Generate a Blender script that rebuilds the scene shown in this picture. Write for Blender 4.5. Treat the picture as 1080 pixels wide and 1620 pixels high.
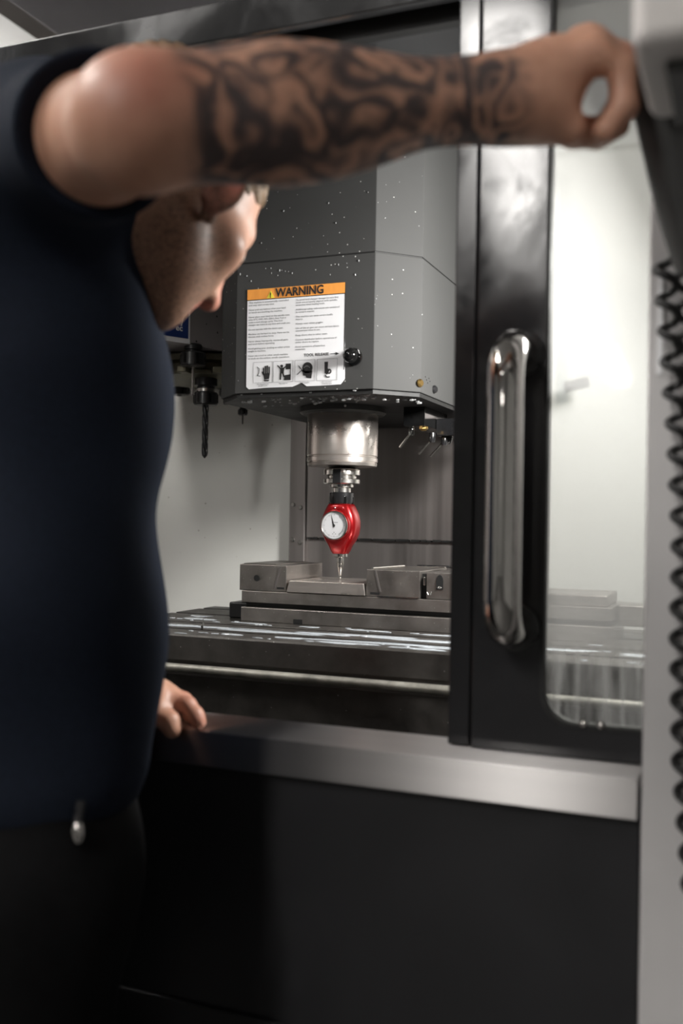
import bpy, math, random
import numpy as np
from mathutils import Vector, Matrix

for o in list(bpy.data.objects):
    bpy.data.objects.remove(o, do_unlink=True)
scene = bpy.context.scene
COL = scene.collection
rad = math.radians

# ------------------------------------------------------------------ camera
def cam_axes(yaw, pit, roll):
    F = Vector((-math.sin(yaw), math.cos(yaw), 0)); R = Vector((math.cos(yaw), math.sin(yaw), 0)); U = Vector((0, 0, 1))
    F2 = F * math.cos(pit) + U * math.sin(pit); U2 = -F * math.sin(pit) + U * math.cos(pit)
    return R * math.cos(roll) + U2 * math.sin(roll), -R * math.sin(roll) + U2 * math.cos(roll), F2
CR, CU, CF = cam_axes(rad(22.25), rad(0.46), rad(1.014))
CC = Vector((0, 0, 1.2))
cd = bpy.data.cameras.new('camera'); cam = bpy.data.objects.new('camera', cd); COL.objects.link(cam)
m = Matrix((CR, CU, -CF)).transposed().to_4x4(); m.translation = CC
cam.matrix_world = m
cd.sensor_fit = 'HORIZONTAL'; cd.sensor_width = 24.0; cd.lens = 35.0; cd.clip_start = 0.02
cd.dof.use_dof = True; cd.dof.focus_distance = 1.72; cd.dof.aperture_fstop = 3.2
scene.camera = cam
def body(px, py, depth):
    """point in front of the camera station, given in its picture angles and its distance in metres"""
    return CC + (CF + CR * ((px - 540) / 1575) - CU * ((py - 810) / 1575)) * depth

# ------------------------------------------------------------------ world and exposure
w = bpy.data.worlds.new('world'); scene.world = w; w.use_nodes = True
w.node_tree.nodes['Background'].inputs[0].default_value = (0.8, 0.88, 1.0, 1)
w.node_tree.nodes['Background'].inputs[1].default_value = 0.02
scene.view_settings.view_transform = 'Standard'; scene.view_settings.look = 'None'
scene.view_settings.exposure = 0.0; scene.view_settings.gamma = 1.0
try: scene.view_settings.use_curve_mapping = False
except Exception: pass
ROOM_LIGHT = 40.0      # ceiling battens, radiance of their diffusers
WORK_LIGHT = 13.5      # lamp inside the machine, watts

# ------------------------------------------------------------------ helpers
WL = {}                # world position of every object (no thing is rotated)
def link(o, parent, loc):
    COL.objects.link(o)
    if parent is not None:
        o.parent = parent; o.location = Vector(loc) - WL[parent]
    else:
        o.location = loc
    WL[o] = Vector(loc)
    return o
def thing(name, label, cat, loc, group=None, kind=None):
    o = bpy.data.objects.new(name, None); o.empty_display_size = 0.05
    link(o, None, loc); return tag(o, label, cat, group, kind)
def tag(o, label=None, cat=None, group=None, kind=None):
    if label: o['label'] = label
    if cat: o['category'] = cat
    if group: o['group'] = group
    if kind: o['kind'] = kind
    return o

class G:
    def __init__(s): s.v = []; s.f = []
    def add(s, vs, fs):
        n = len(s.v); s.v += [tuple(p) for p in vs]; s.f += [tuple(i + n for i in f) for f in fs]; return s
    def box(s, x0, x1, y0, y1, z0, z1):
        vs = [(x, y, z) for z in (z0, z1) for y in (y0, y1) for x in (x0, x1)]
        return s.add(vs, [(0, 2, 3, 1), (4, 5, 7, 6), (0, 1, 5, 4), (2, 6, 7, 3), (0, 4, 6, 2), (1, 3, 7, 5)])
    def obox(s, c, ax, ay, az, hx, hy, hz):
        c = Vector(c); vs = [c + ax * (hx * a) + ay * (hy * b) + az * (hz * d) for d in (-1, 1) for b in (-1, 1) for a in (-1, 1)]
        return s.add(vs, [(0, 2, 3, 1), (4, 5, 7, 6), (0, 1, 5, 4), (2, 6, 7, 3), (0, 4, 6, 2), (1, 3, 7, 5)])
    def prism(s, poly, fn, a, b):
        """poly = 2-D outline, fn(p, t) -> 3-D point, between t = a and t = b"""
        n = len(poly)
        vs = [fn(p, a) for p in poly] + [fn(p, b) for p in poly]
        fs = [tuple(range(n))[::-1], tuple(range(n, 2 * n))] + [(i, (i + 1) % n, n + (i + 1) % n, n + i) for i in range(n)]
        return s.add(vs, fs)
    def lathe(s, prof, o, axis=(0, 0, 1), n=32, caps=True):
        """prof = [(radius, height)...]"""
        o = Vector(o); az = Vector(axis).normalized(); ax = az.orthogonal().normalized(); ay = az.cross(ax)
        vs = []; fs = []
        for r, h in prof:
            for k in range(n):
                t = 2 * math.pi * k / n
                vs.append(o + az * h + (ax * math.cos(t) + ay * math.sin(t)) * r)
        for i in range(len(prof) - 1):
            for k in range(n):
                a = i * n + k; b = i * n + (k + 1) % n
                fs.append((a, b, b + n, a + n))
        if caps: fs.append(tuple(range(n))[::-1]); fs.append(tuple(range((len(prof) - 1) * n, len(prof) * n)))
        return s.add(vs, fs)
    def cyl(s, p0, p1, r0, r1=None, n=16):
        p0 = Vector(p0); p1 = Vector(p1); r1 = r0 if r1 is None else r1
        return s.lathe([(r0, 0), (r1, (p1 - p0).length)], p0, p1 - p0, n)
    def tube(s, path, r, n=10):
        path = [Vector(p) for p in path]; vs = []; fs = []
        up = None
        for i, p in enumerate(path):
            t = (path[min(i + 1, len(path) - 1)] - path[max(i - 1, 0)]).normalized()
            if up is None: up = t.orthogonal().normalized()
            up = (up - t * up.dot(t)).normalized(); sd = t.cross(up)
            rr = r[i] if isinstance(r, (list, tuple)) else r
            for k in range(n):
                a = 2 * math.pi * k / n
                vs.append(p + (up * math.cos(a) + sd * math.sin(a)) * rr)
        for i in range(len(path) - 1):
            for k in range(n):
                a = i * n + k; b = i * n + (k + 1) % n
                fs.append((a, b, b + n, a + n))
        fs.append(tuple(range(n))[::-1]); fs.append(tuple(range((len(path) - 1) * n, len(path) * n)))
        return s.add(vs, fs)
    def ball(s, c, r, n=14):
        rx, ry, rz = (r, r, r) if isinstance(r, (int, float)) else r
        c = Vector(c); vs = []; fs = []; k2 = n // 2
        for i in range(k2 + 1):
            ph = math.pi * i / k2
            for k in range(n):
                t = 2 * math.pi * k / n
                vs.append(c + Vector((rx * math.sin(ph) * math.cos(t), ry * math.sin(ph) * math.sin(t), rz * math.cos(ph))))
        for i in range(k2):
            for k in range(n):
                a = i * n + k; b = i * n + (k + 1) % n
                fs.append((a, a + n, b + n, b))
        return s.add(vs, fs)
    def ring_frame(s, inner, outer, fn, a, b):
        """solid between two matched closed outlines"""
        n = len(inner); vs = []
        for t in (a, b):
            vs += [fn(p, t) for p in inner] + [fn(p, t) for p in outer]
        fs = []
        for i in range(n):
            j = (i + 1) % n
            fs += [(i, j, n + j, n + i), (2 * n + i, 3 * n + i, 3 * n + j, 2 * n + j),
                   (i, 2 * n + i, 2 * n + j, j), (n + i, n + j, 3 * n + j, 3 * n + i)]
        return s.add(vs, fs)
    def build(s, name, mat, parent=None, loc=None, smooth=35, bevel=0, seg=2):
        if loc is None:
            a = np.array(s.v)
            loc = ((a[:, 0].min() + a[:, 0].max()) / 2, (a[:, 1].min() + a[:, 1].max()) / 2, a[:, 2].min())
        loc = Vector(loc)
        me = bpy.data.meshes.new(name)
        me.from_pydata([tuple(Vector(p) - loc) for p in s.v], [], s.f); me.validate()
        import bmesh
        bm = bmesh.new(); bm.from_mesh(me)
        bmesh.ops.recalc_face_normals(bm, faces=bm.faces); bm.to_mesh(me); bm.free()
        me.materials.append(M[mat] if isinstance(mat, str) else mat)
        if smooth:
            me.shade_smooth(); me.set_sharp_from_angle(angle=rad(smooth))
        o = bpy.data.objects.new(name, me); link(o, parent, loc)
        if bevel:
            md = o.modifiers.new('bevel', 'BEVEL'); md.width = bevel; md.segments = seg; md.limit_method = 'ANGLE'; md.angle_limit = rad(30)
            md.harden_normals = True
        return o
XZ = lambda p, t: (p[0], t, p[1])      # outline in x,z, thickness along y
XY = lambda p, t: (p[0], p[1], t)
YZ = lambda p, t: (t, p[0], p[1])
def rrect(x0, x1, z0, z1, r, n=6):
    pts = []
    for cx, cz, a0 in ((x1 - r, z1 - r, 0), (x0 + r, z1 - r, 90), (x0 + r, z0 + r, 180), (x1 - r, z0 + r, 270)):
        for k in range(n + 1):
            a = rad(a0 + 90 * k / n); pts.append((cx + r * math.cos(a), cz + r * math.sin(a)))
    return pts
def letters(body_, size, o, xd, zd, thick, name, mat, parent, bold=0.0, width=None, align='LEFT'):
    """flat lettering as a mesh standing on the plane (xd, zd)"""
    cu = bpy.data.curves.new(name, 'FONT'); cu.body = body_; cu.size = size; cu.extrude = thick / 2; cu.offset = bold
    cu.resolution_u = 2; cu.align_x = align; cu.space_line = 1.0
    ob = bpy.data.objects.new(name, cu); COL.objects.link(ob)
    dg = bpy.context.evaluated_depsgraph_get(); dg.update()
    me = bpy.data.meshes.new_from_object(ob.evaluated_get(dg))
    bpy.data.objects.remove(ob, do_unlink=True)
    xd = Vector(xd).normalized(); zd = Vector(zd).normalized(); nd = xd.cross(zd)
    co = np.empty(len(me.vertices) * 3); me.vertices.foreach_get('co', co); co = co.reshape(-1, 3)
    sx = 1.0
    if width and len(co): sx = width / max(1e-6, co[:, 0].max() - co[:, 0].min())
    vs = [xd * (c[0] * sx) + zd * c[1] + nd * c[2] for c in co]
    fs = [tuple(p.vertices) for p in me.polygons]
    bpy.data.meshes.remove(me)
    me = bpy.data.meshes.new(name); me.from_pydata([tuple(v) for v in vs], [], fs); me.validate(); me.materials.append(M[mat])
    ob = bpy.data.objects.new(name, me); link(ob, parent, o)
    return ob

# ------------------------------------------------------------------ materials
M = {}
def nmat(name):
    m = bpy.data.materials.new(name); m.use_nodes = True; M[name] = m
    nt = m.node_tree; return m, nt, nt.nodes['Principled BSDF']
def nd(nt, t, **kw):
    n = nt.nodes.new(t)
    for k, v in kw.items():
        if k in n.inputs: n.inputs[k].default_value = v
        else: setattr(n, k, v)
    return n
def ramp(nt, fac, stops):
    r = nt.nodes.new('ShaderNodeValToRGB'); e = r.color_ramp.elements
    while len(e) < len(stops): e.new(0.5)
    for i, (p, c) in enumerate(stops):
        e[i].position = p; e[i].color = (c, c, c, 1) if isinstance(c, (int, float)) else (*c, 1)
    nt.links.new(fac, r.inputs[0]); return r.outputs[0]
def simple(name, col, rough=0.5, metal=0.0, var=0.12, scale=12, bump=0.0, stretch=(1, 1, 1), rvar=0.1, specks=0, speck_col=(0.5, 0.5, 0.48), coat=0, speck_scale=140, spec=0.5):
    """procedural paint/metal: base colour varied by noise, roughness varied by noise, optional flecks"""
    m, nt, b = nmat(name); L = nt.links.new
    tc = nd(nt, 'ShaderNodeTexCoord'); mp = nd(nt, 'ShaderNodeMapping'); mp.inputs['Scale'].default_value = stretch
    L(tc.outputs['Object'], mp.inputs[0])
    n = nd(nt, 'ShaderNodeTexNoise', Scale=scale, Detail=6.0, Roughness=0.6); L(mp.outputs[0], n.inputs['Vector'])
    lo = tuple(c * (1 - var) for c in col); hi = tuple(min(1, c * (1 + var)) for c in col)
    c = ramp(nt, n.outputs[0], [(0.3, lo), (0.7, hi)])
    if specks:
        v = nd(nt, 'ShaderNodeTexVoronoi', Scale=speck_scale); L(tc.outputs['Object'], v.inputs['Vector'])
        wn = nd(nt, 'ShaderNodeTexNoise', Scale=9.0, Detail=3.0); L(tc.outputs['Object'], wn.inputs['Vector'])
        sub = nd(nt, 'ShaderNodeMath', operation='MULTIPLY'); L(wn.outputs[0], sub.inputs[0]); sub.inputs[1].default_value = specks
        lt = nd(nt, 'ShaderNodeMath', operation='LESS_THAN'); L(v.outputs['Distance'], lt.inputs[0]); L(sub.outputs[0], lt.inputs[1])
        # only some of the cells carry a fleck
        sp = nd(nt, 'ShaderNodeSeparateColor'); L(v.outputs['Color'], sp.inputs[0])
        gt = nd(nt, 'ShaderNodeMath', operation='GREATER_THAN'); L(sp.outputs[0], gt.inputs[0]); gt.inputs[1].default_value = 0.86
        mu = nd(nt, 'ShaderNodeMath', operation='MULTIPLY'); L(lt.outputs[0], mu.inputs[0]); L(gt.outputs[0], mu.inputs[1])
        mx = nd(nt, 'ShaderNodeMix', data_type='RGBA'); L(mu.outputs[0], mx.inputs[0]); L(c, mx.inputs[6]); mx.inputs[7].default_value = (*speck_col, 1)
        c = mx.outputs[2]
    L(c, b.inputs['Base Color'])
    r = ramp(nt, n.outputs[0], [(0.25, max(0.02, rough - rvar)), (0.75, min(1, rough + rvar))]); L(r, b.inputs['Roughness'])
    b.inputs['Metallic'].default_value = metal; b.inputs['Specular IOR Level'].default_value = spec
    if coat: b.inputs['Coat Weight'].default_value = coat; b.inputs['Coat Roughness'].default_value = 0.08
    if bump:
        bp = nd(nt, 'ShaderNodeBump', Strength=bump, Distance=0.002); L(n.outputs[0], bp.inputs['Height']); L(bp.outputs[0], b.inputs['Normal'])
    return m
simple('white_wall', (0.40, 0.40, 0.39), 0.8, scale=2, var=0.04)
simple('ceiling_white', (0.72, 0.72, 0.71), 0.9, scale=2, var=0.04)
simple('concrete', (0.075, 0.073, 0.07), 0.6, scale=4, var=0.25)
simple('brown_steel', (0.11, 0.095, 0.085), 0.6, scale=6)
simple('duct_grey', (0.30, 0.29, 0.31), 0.5, scale=3)
simple('head_paint', (0.062, 0.062, 0.061), 0.65, spec=0.1, scale=5, var=0.06, specks=0.26, speck_scale=150)
simple('seam_black', (0.008, 0.008, 0.008), 0.6)
simple('light_grey_paint', (0.60, 0.585, 0.585), 0.5, scale=4, var=0.06)
simple('changer_paint', (0.30, 0.28, 0.28), 0.45, scale=5, var=0.06, specks=0.5, speck_scale=120, speck_col=(0.02, 0.02, 0.02))
simple('enclosure_white', (0.80, 0.80, 0.76), 0.5, scale=3, var=0.05, specks=0.16, speck_scale=60, speck_col=(0.35, 0.33, 0.28))
simple('enclosure_dark', (0.035, 0.034, 0.031), 0.5, scale=6, var=0.2, specks=0.35, speck_scale=90)
simple('stainless', (0.44, 0.425, 0.42), 0.42, 1.0, scale=30, stretch=(0.02, 1, 1), var=0.06, rvar=0.02)
simple('cover_steel', (0.30, 0.275, 0.265), 0.42, 0.85, scale=40, stretch=(1, 1, 0.02), var=0.14, rvar=0.1)
simple('vise_steel', (0.30, 0.275, 0.255), 0.36, 0.9, scale=18, var=0.25, rvar=0.12, specks=0.25, speck_scale=220, speck_col=(0.6, 0.58, 0.55))
simple('ground_steel', (0.62, 0.57, 0.53), 0.30, 0.9, scale=40, stretch=(0.1, 1, 1), var=0.1, rvar=0.08)
simple('bright_steel', (0.62, 0.60, 0.57), 0.22, 1.0, scale=30, var=0.08, rvar=0.06)
simple('chrome', (0.62, 0.60, 0.58), 0.06, 1.0, scale=20, var=0.05, rvar=0.03)
simple('black_oxide', (0.012, 0.012, 0.013), 0.35, 0.0, scale=30, var=0.3)
simple('black_plastic', (0.012, 0.012, 0.013), 0.30, scale=30, var=0.2, coat=0.4)
simple('gloss_black', (0.006, 0.006, 0.006), 0.08, scale=30, rvar=0.02)
simple('cast_iron', (0.060, 0.055, 0.050), 0.42, 0.35, scale=25, var=0.35, rvar=0.15, bump=0.1, specks=0.2, speck_scale=160)
simple('table_edge', (0.25, 0.24, 0.21), 0.5, 0.5, scale=40, var=0.4, bump=0.4)
simple('tarnish', (0.13, 0.12, 0.085), 0.45, 0.6, scale=40, var=0.5, bump=0.4)
simple('brass', (0.50, 0.33, 0.12), 0.35, 1.0, scale=20)
simple('gasket_rubber', (0.010, 0.010, 0.010), 0.6, scale=60, bump=0.6)
simple('red_anodised', (0.33, 0.004, 0.006), 0.30, 0.6, scale=15, var=0.12, rvar=0.05, coat=0.5)
simple('dial_white', (0.82, 0.82, 0.84), 0.4, scale=20, var=0.02)
simple('print_black', (0.014, 0.013, 0.013), 0.6, scale=40)
simple('print_grey', (0.30, 0.30, 0.31), 0.6, scale=40)
simple('decal_white', (0.90, 0.90, 0.92), 0.45, scale=12, var=0.04)
simple('decal_orange', (0.95, 0.36, 0.06), 0.45, scale=60, stretch=(1, 1, 0.2), var=0.12)
simple('decal_yellow', (0.90, 0.78, 0.06), 0.45, scale=30)
simple('sticker_blue', (0.025, 0.055, 0.22), 0.35, scale=10, var=0.5)
simple('sticker_pale', (0.35, 0.45, 0.65), 0.35, scale=10, var=0.4)
simple('cord_black', (0.010, 0.010, 0.010), 0.42, scale=30)
simple('pendant_grey', (0.055, 0.055, 0.054), 0.55, scale=30)
simple('cabinet_grey', (0.62, 0.59, 0.57), 0.6, scale=10)
simple('lamp_housing', (0.5, 0.5, 0.5), 0.4, scale=10)
simple('trouser_black', (0.006, 0.006, 0.0065), 0.85, spec=0.1, scale=90, var=0.3, bump=0.25)
simple('leather_black', (0.010, 0.010, 0.010), 0.5, scale=60, bump=0.3)
simple('sole_rubber', (0.02, 0.02, 0.02), 0.8, scale=60)

# dark machine paint: glossy with dried coolant smears that break up the gloss
def dark_paint(name, col, dirt=0.0, dirt_col=(0.16, 0.17, 0.18), rstops=((0.34, 0.07), (0.52, 0.13), (0.72, 0.30))):
    m, nt, b = nmat(name); L = nt.links.new
    tc = nd(nt, 'ShaderNodeTexCoord')
    n1 = nd(nt, 'ShaderNodeTexNoise', Scale=7.0, Detail=5.0, Roughness=0.6, Distortion=0.8); L(tc.outputs['Object'], n1.inputs['Vector'])
    r = ramp(nt, n1.outputs[0], rstops); L(r, b.inputs['Roughness'])
    base = ramp(nt, n1.outputs[0], [(0.3, tuple(c * 0.88 for c in col)), (0.75, tuple(c * 1.18 for c in col))])
    if dirt:
        mp = nd(nt, 'ShaderNodeMapping'); mp.inputs['Scale'].default_value = (9, 9, 2.2); L(tc.outputs['Object'], mp.inputs[0])
        n2 = nd(nt, 'ShaderNodeTexNoise', Scale=4.0, Detail=8.0, Roughness=0.7); L(mp.outputs[0], n2.inputs['Vector'])
        sx = nd(nt, 'ShaderNodeSeparateXYZ'); L(tc.outputs['Object'], sx.inputs[0])
        mr = nd(nt, 'ShaderNodeMapRange'); L(sx.outputs[0], mr.inputs[0])
        mr.inputs[1].default_value = dirt; mr.inputs[2].default_value = dirt + 0.10; mr.inputs[3].default_value = 1.0; mr.inputs[4].default_value = 0.0
        k = ramp(nt, n2.outputs[0], [(0.36, 0.0), (0.62, 1.0)])
        mu = nd(nt, 'ShaderNodeMath', operation='MULTIPLY'); L(mr.outputs[0], mu.inputs[0]); L(k, mu.inputs[1])
        mx = nd(nt, 'ShaderNodeMix', data_type='RGBA'); L(mu.outputs[0], mx.inputs[0]); L(base, mx.inputs[6]); mx.inputs[7].default_value = (*dirt_col, 1)
        base = mx.outputs[2]
    L(base, b.inputs['Base Color']); b.inputs['Specular IOR Level'].default_value = 0.5
dark_paint('door_paint', (0.022, 0.022, 0.024))
dark_paint('front_paint', (0.017, 0.017, 0.019), rstops=((0.3, 0.38), (0.7, 0.46)))
dark_paint('header_paint', (0.024, 0.024, 0.025), dirt=-0.06)

# window of the door: clear plastic with a milky film and vertical drip marks
def film_glass():
    m, nt, b = nmat('filmed_window'); L = nt.links.new
    out = nt.nodes['Material Output']
    tc = nd(nt, 'ShaderNodeTexCoord')
    mp = nd(nt, 'ShaderNodeMapping'); mp.inputs['Scale'].default_value = (60, 60, 5); L(tc.outputs['Object'], mp.inputs[0])
    n = nd(nt, 'ShaderNodeTexNoise', Scale=1.6, Detail=5.0, Roughness=0.6, Distortion=0.4); L(mp.outputs[0], n.inputs['Vector'])
    sx = nd(nt, 'ShaderNodeSeparateXYZ'); L(tc.outputs['Object'], sx.inputs[0])
    mr = nd(nt, 'ShaderNodeMapRange'); L(sx.outputs[2], mr.inputs[0])         # the splash zone is the lowest part
    mr.inputs[1].default_value = 0.055; mr.inputs[2].default_value = 0.085; mr.inputs[3].default_value = 1.0; mr.inputs[4].default_value = 0.0
    drips = ramp(nt, n.outputs[0], [(0.40, 0.05), (0.62, 0.34)])
    mx = nd(nt, 'ShaderNodeMix', data_type='FLOAT'); L(mr.outputs[0], mx.inputs[0]); mx.inputs[2].default_value = 0.36; L(drips, mx.inputs[3])
    tr = nd(nt, 'ShaderNodeBsdfTransparent'); tr.inputs[0].default_value = (0.93, 0.94, 0.93, 1)
    df = nd(nt, 'ShaderNodeBsdfDiffuse'); df.inputs[0].default_value = (0.78, 0.78, 0.78, 1)
    tl = nd(nt, 'ShaderNodeBsdfTranslucent'); tl.inputs[0].default_value = (0.85, 0.84, 0.83, 1)
    m1 = nd(nt, 'ShaderNodeMixShader'); m1.inputs[0].default_value = 0.6; L(df.outputs[0], m1.inputs[1]); L(tl.outputs[0], m1.inputs[2])
    m2 = nd(nt, 'ShaderNodeMixShader'); L(mx.outputs[0], m2.inputs[0]); L(tr.outputs[0], m2.inputs[1]); L(m1.outputs[0], m2.inputs[2])
    gl = nd(nt, 'ShaderNodeBsdfGlossy'); gl.inputs['Roughness'].default_value = 0.04
    fr = nd(nt, 'ShaderNodeFresnel'); fr.inputs[0].default_value = 1.4
    m3 = nd(nt, 'ShaderNodeMixShader'); L(fr.outputs[0], m3.inputs[0]); L(m2.outputs[0], m3.inputs[1]); L(gl.outputs[0], m3.inputs[2])
    L(m3.outputs[0], out.inputs[0])
film_glass()
def clear(name, tint, fac=0.06, rough=0.03):
    m, nt, b = nmat(name); L = nt.links.new
    tr = nd(nt, 'ShaderNodeBsdfTransparent'); tr.inputs[0].default_value = (*tint, 1)
    gl = nd(nt, 'ShaderNodeBsdfGlossy'); gl.inputs['Roughness'].default_value = rough
    m3 = nd(nt, 'ShaderNodeMixShader'); m3.inputs[0].default_value = fac
    L(tr.outputs[0], m3.inputs[1]); L(gl.outputs[0], m3.inputs[2]); L(m3.outputs[0], nt.nodes['Material Output'].inputs[0])
clear('dial_glass', (0.97, 0.97, 0.97), 0.03)
clear('clear_plastic', (0.90, 0.92, 0.93), 0.10)
m, nt, b = nmat('coolant'); b.inputs['Base Color'].default_value = (0.42, 0.45, 0.48, 1); b.inputs['Roughness'].default_value = 0.08
m, nt, b = nmat('droplet'); b.inputs['Base Color'].default_value = (0.75, 0.76, 0.76, 1); b.inputs['Roughness'].default_value = 0.05; b.inputs['Transmission Weight'].default_value = 0.6
def emit(name, col, s):
    m, nt, b = nmat(name)
    b.inputs['Base Color'].default_value = (0.8, 0.8, 0.8, 1)
    b.inputs['Emission Color'].default_value = (*col, 1); b.inputs['Emission Strength'].default_value = s
emit('batten_light', (1.0, 0.97, 0.93), ROOM_LIGHT)
emit('work_light', (1.0, 0.985, 0.95), 6.0)

# shirt: fine knit
simple('shirt_navy', (0.012, 0.0155, 0.025), 0.9, scale=220, var=0.2, bump=0.2)
b_ = M['shirt_navy'].node_tree.nodes['Principled BSDF']; b_.inputs['Specular IOR Level'].default_value = 0.08; b_.inputs['Sheen Tint'].default_value = (0.3, 0.4, 0.6, 1)

# brushed sheet: the grain runs along x, so highlights smear across it
nt_ = M['stainless'].node_tree; b_ = nt_.nodes['Principled BSDF']; tg_ = nt_.nodes.new('ShaderNodeCombineXYZ'); tg_.inputs[0].default_value = 1.0
nt_.links.new(tg_.outputs[0], b_.inputs['Tangent']); b_.inputs['Anisotropic'].default_value = 1.0; b_.inputs['Anisotropic Rotation'].default_value = 0.25
# ================================================================== the room
def struct(name, g, mat, label, cat, **kw):
    return tag(g.build(name, mat, smooth=0, **kw), label, cat, kind='structure')
RX0, RX1, RY0, RY1, RZ = -4.6, 2.6, -11.5, 5.2, 3.1
struct('floor', G().box(RX0, RX1, RY0, RY1, -0.1, 0.0), 'concrete', 'grey concrete workshop floor under the machine', 'floor')
struct('ceiling', G().box(RX0, RX1, RY0, RY1, RZ, RZ + 0.1), 'ceiling_white', 'pale workshop ceiling seen above the machine header', 'ceiling')
struct('wall_left', G().box(RX0 - 0.1, RX0, RY0, RY1, 0, RZ), 'white_wall', 'white workshop wall beyond the left end of the machine', 'wall')
struct('wall_right', G().box(RX1, RX1 + 0.1, RY0, RY1, 0, RZ), 'white_wall', 'white workshop wall beyond the right end of the machine', 'wall')
struct('wall_back', G().box(RX0, RX1, RY1, RY1 + 0.1, 0, RZ), 'white_wall', 'white workshop wall behind the machine', 'wall')
struct('wall_front', G().box(RX0, RX1, RY0 - 0.1, RY0, 0, RZ), 'white_wall', 'white workshop wall facing the front of the machine', 'wall')
# steel beam and duct under the ceiling (upper left of the picture)
g = G().box(-2.42, -2.29, -5.5, 5.15, 2.93, 2.95).box(-2.37, -2.34, -5.5, 5.15, 2.95, 3.08).box(-2.42, -2.29, -5.5, 5.15, 3.08, 3.10)
tag(g.build('ceiling_beam', 'brown_steel', smooth=0), 'brown steel beam running across the pale ceiling', 'beam')
duct = thing('air_duct', 'grey sheet metal air duct under the ceiling beside the brown beam', 'duct', (-1.85, 2.0, 2.86))
G().box(-2.24, -1.45, 1.2, 5.1, 2.86, 3.06).build('duct_body', 'duct_grey', duct, bevel=0.01)
for yy in (2.0, 3.0, 4.0):
    G().box(-2.26, -1.43, yy, yy + 0.04, 2.84, 3.08).build('flange', 'duct_grey', duct, bevel=0.003)

# ceiling battens: a row leading away from the machine front, one over the operator, one far down the shop
def batten(p0, p1, wd, label):
    p0 = Vector((*p0, 0)); p1 = Vector((*p1, 0)); c = (p0 + p1) / 2; d = (p1 - p0).normalized(); n_ = Vector((-d.y, d.x, 0)); hl_ = (p1 - p0).length / 2
    t = thing('ceiling_light', label, 'light', (c.x, c.y, 2.94), group='ceiling light battens')
    G().obox(c + Vector((0, 0, 3.05)), n_, d, Vector((0, 0, 1)), wd / 2 + 0.03, hl_ + 0.03, 0.049).build('housing', 'lamp_housing', t, bevel=0.006)
    w0, w1 = wd / 2, wd / 2 - 0.04
    G().prism([(-w0, 3.0), (-w1, 2.955), (w1, 2.955), (w0, 3.0)], lambda p, s_: c + n_ * p[0] + d * s_ + Vector((0, 0, p[1])), -hl_, hl_).build('diffuser', 'batten_light', t)
batten((-0.86, -1.43), (-1.06, -2.75), 0.30, 'long white ceiling light nearest to the front of the machine')
batten((-1.11, -3.02), (-1.31, -4.34), 0.30, 'second white ceiling light behind the photographer')
batten((-1.9, 0.75), (-1.9, -0.55), 0.34, 'white ceiling light over the left side of the operator')
batten((-1.38, -8.3), (-1.50, -10.8), 0.20, 'far ceiling light mirrored as a white bar in the door window')

pl_ = thing('ceiling_fill_light', 'added fill light hung out of view to brighten the ceiling left of the brown beam', 'light', (-3.7, 2.4, 2.62))  # fill light added out of view, only brightens the ceiling beside the beam
G().box(-3.85, -3.55, 1.2, 3.6, 2.62, 2.66).build('trough', 'lamp_housing', pl_, bevel=0.004)
G().box(-3.82, -3.58, 1.22, 3.58, 2.661, 2.68).build('uplight', 'batten_light', pl_)
for yy in (1.5, 3.3): G().cyl((-3.7, yy, 2.68), (-3.7, yy, 3.1), 0.006, n=8).build('hanger', 'lamp_housing', pl_)

# ================================================================== machine enclosure
HDR_Y = 1.04
enc = thing('machine_enclosure', 'dark grey enclosure of the milling machine with white inner walls and steel sill', 'machine', (-0.5, 1.5, 0))
# sill: folded stainless ledge
g = G().prism([(0.95, 0.929), (0.95, 0.967), (1.045, 0.967), (1.045, 0.955), (0.962, 0.955), (0.962, 0.929)], YZ, -1.55, -0.0905)
tag(g.build('sill', 'stainless', enc, bevel=0.0012), 'brushed stainless steel sill')
G().box(-1.55, -0.09, 0.966, 0.985, 0.02, 0.955).build('front_panel', 'front_paint', enc, bevel=0.002)
G().box(-1.55, -0.09, 0.961, 0.967, 0.10, 0.664).build('lower_front_panel', 'front_paint', enc, bevel=0.002)
# header over the door opening
g = G().prism([(HDR_Y, 1.773), (HDR_Y, 1.8187), (1.40, 1.842), (1.40, 1.832), (1.055, 1.809), (1.055, 1.773)], YZ, -1.55, 0.6)
g.build('header_beam', 'header_paint', enc, loc=(-0.925, HDR_Y, 1.79), bevel=0.0015)
G().box(-0.892, -0.881, 1.032, 1.04, 1.773, 1.787).build('stop_block', 'black_plastic', enc, bevel=0.002)
G().box(-1.5, 0.55, 1.070, 1.085, 1.760, 1.806).build('door_track', 'seam_black', enc)
g = G().prism([(1.10, 1.803), (1.42, 1.885), (1.42, 1.895), (1.10, 1.813)], YZ, -1.5, 0.55)
g.build('roof_panel', 'enclosure_dark', enc)
for (x, y) in ((-0.395, 1.135), (-0.73, 1.135), (-1.08, 1.135)):
    z = 1.803 + (y - 1.10) * 0.2563
    G().lathe([(0.010, 0.0), (0.010, -0.004), (0.006, -0.007), (0.004, -0.012)], (x, y, z), (0, 0, 1), 12).build('bolt', 'brass', enc)
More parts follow.
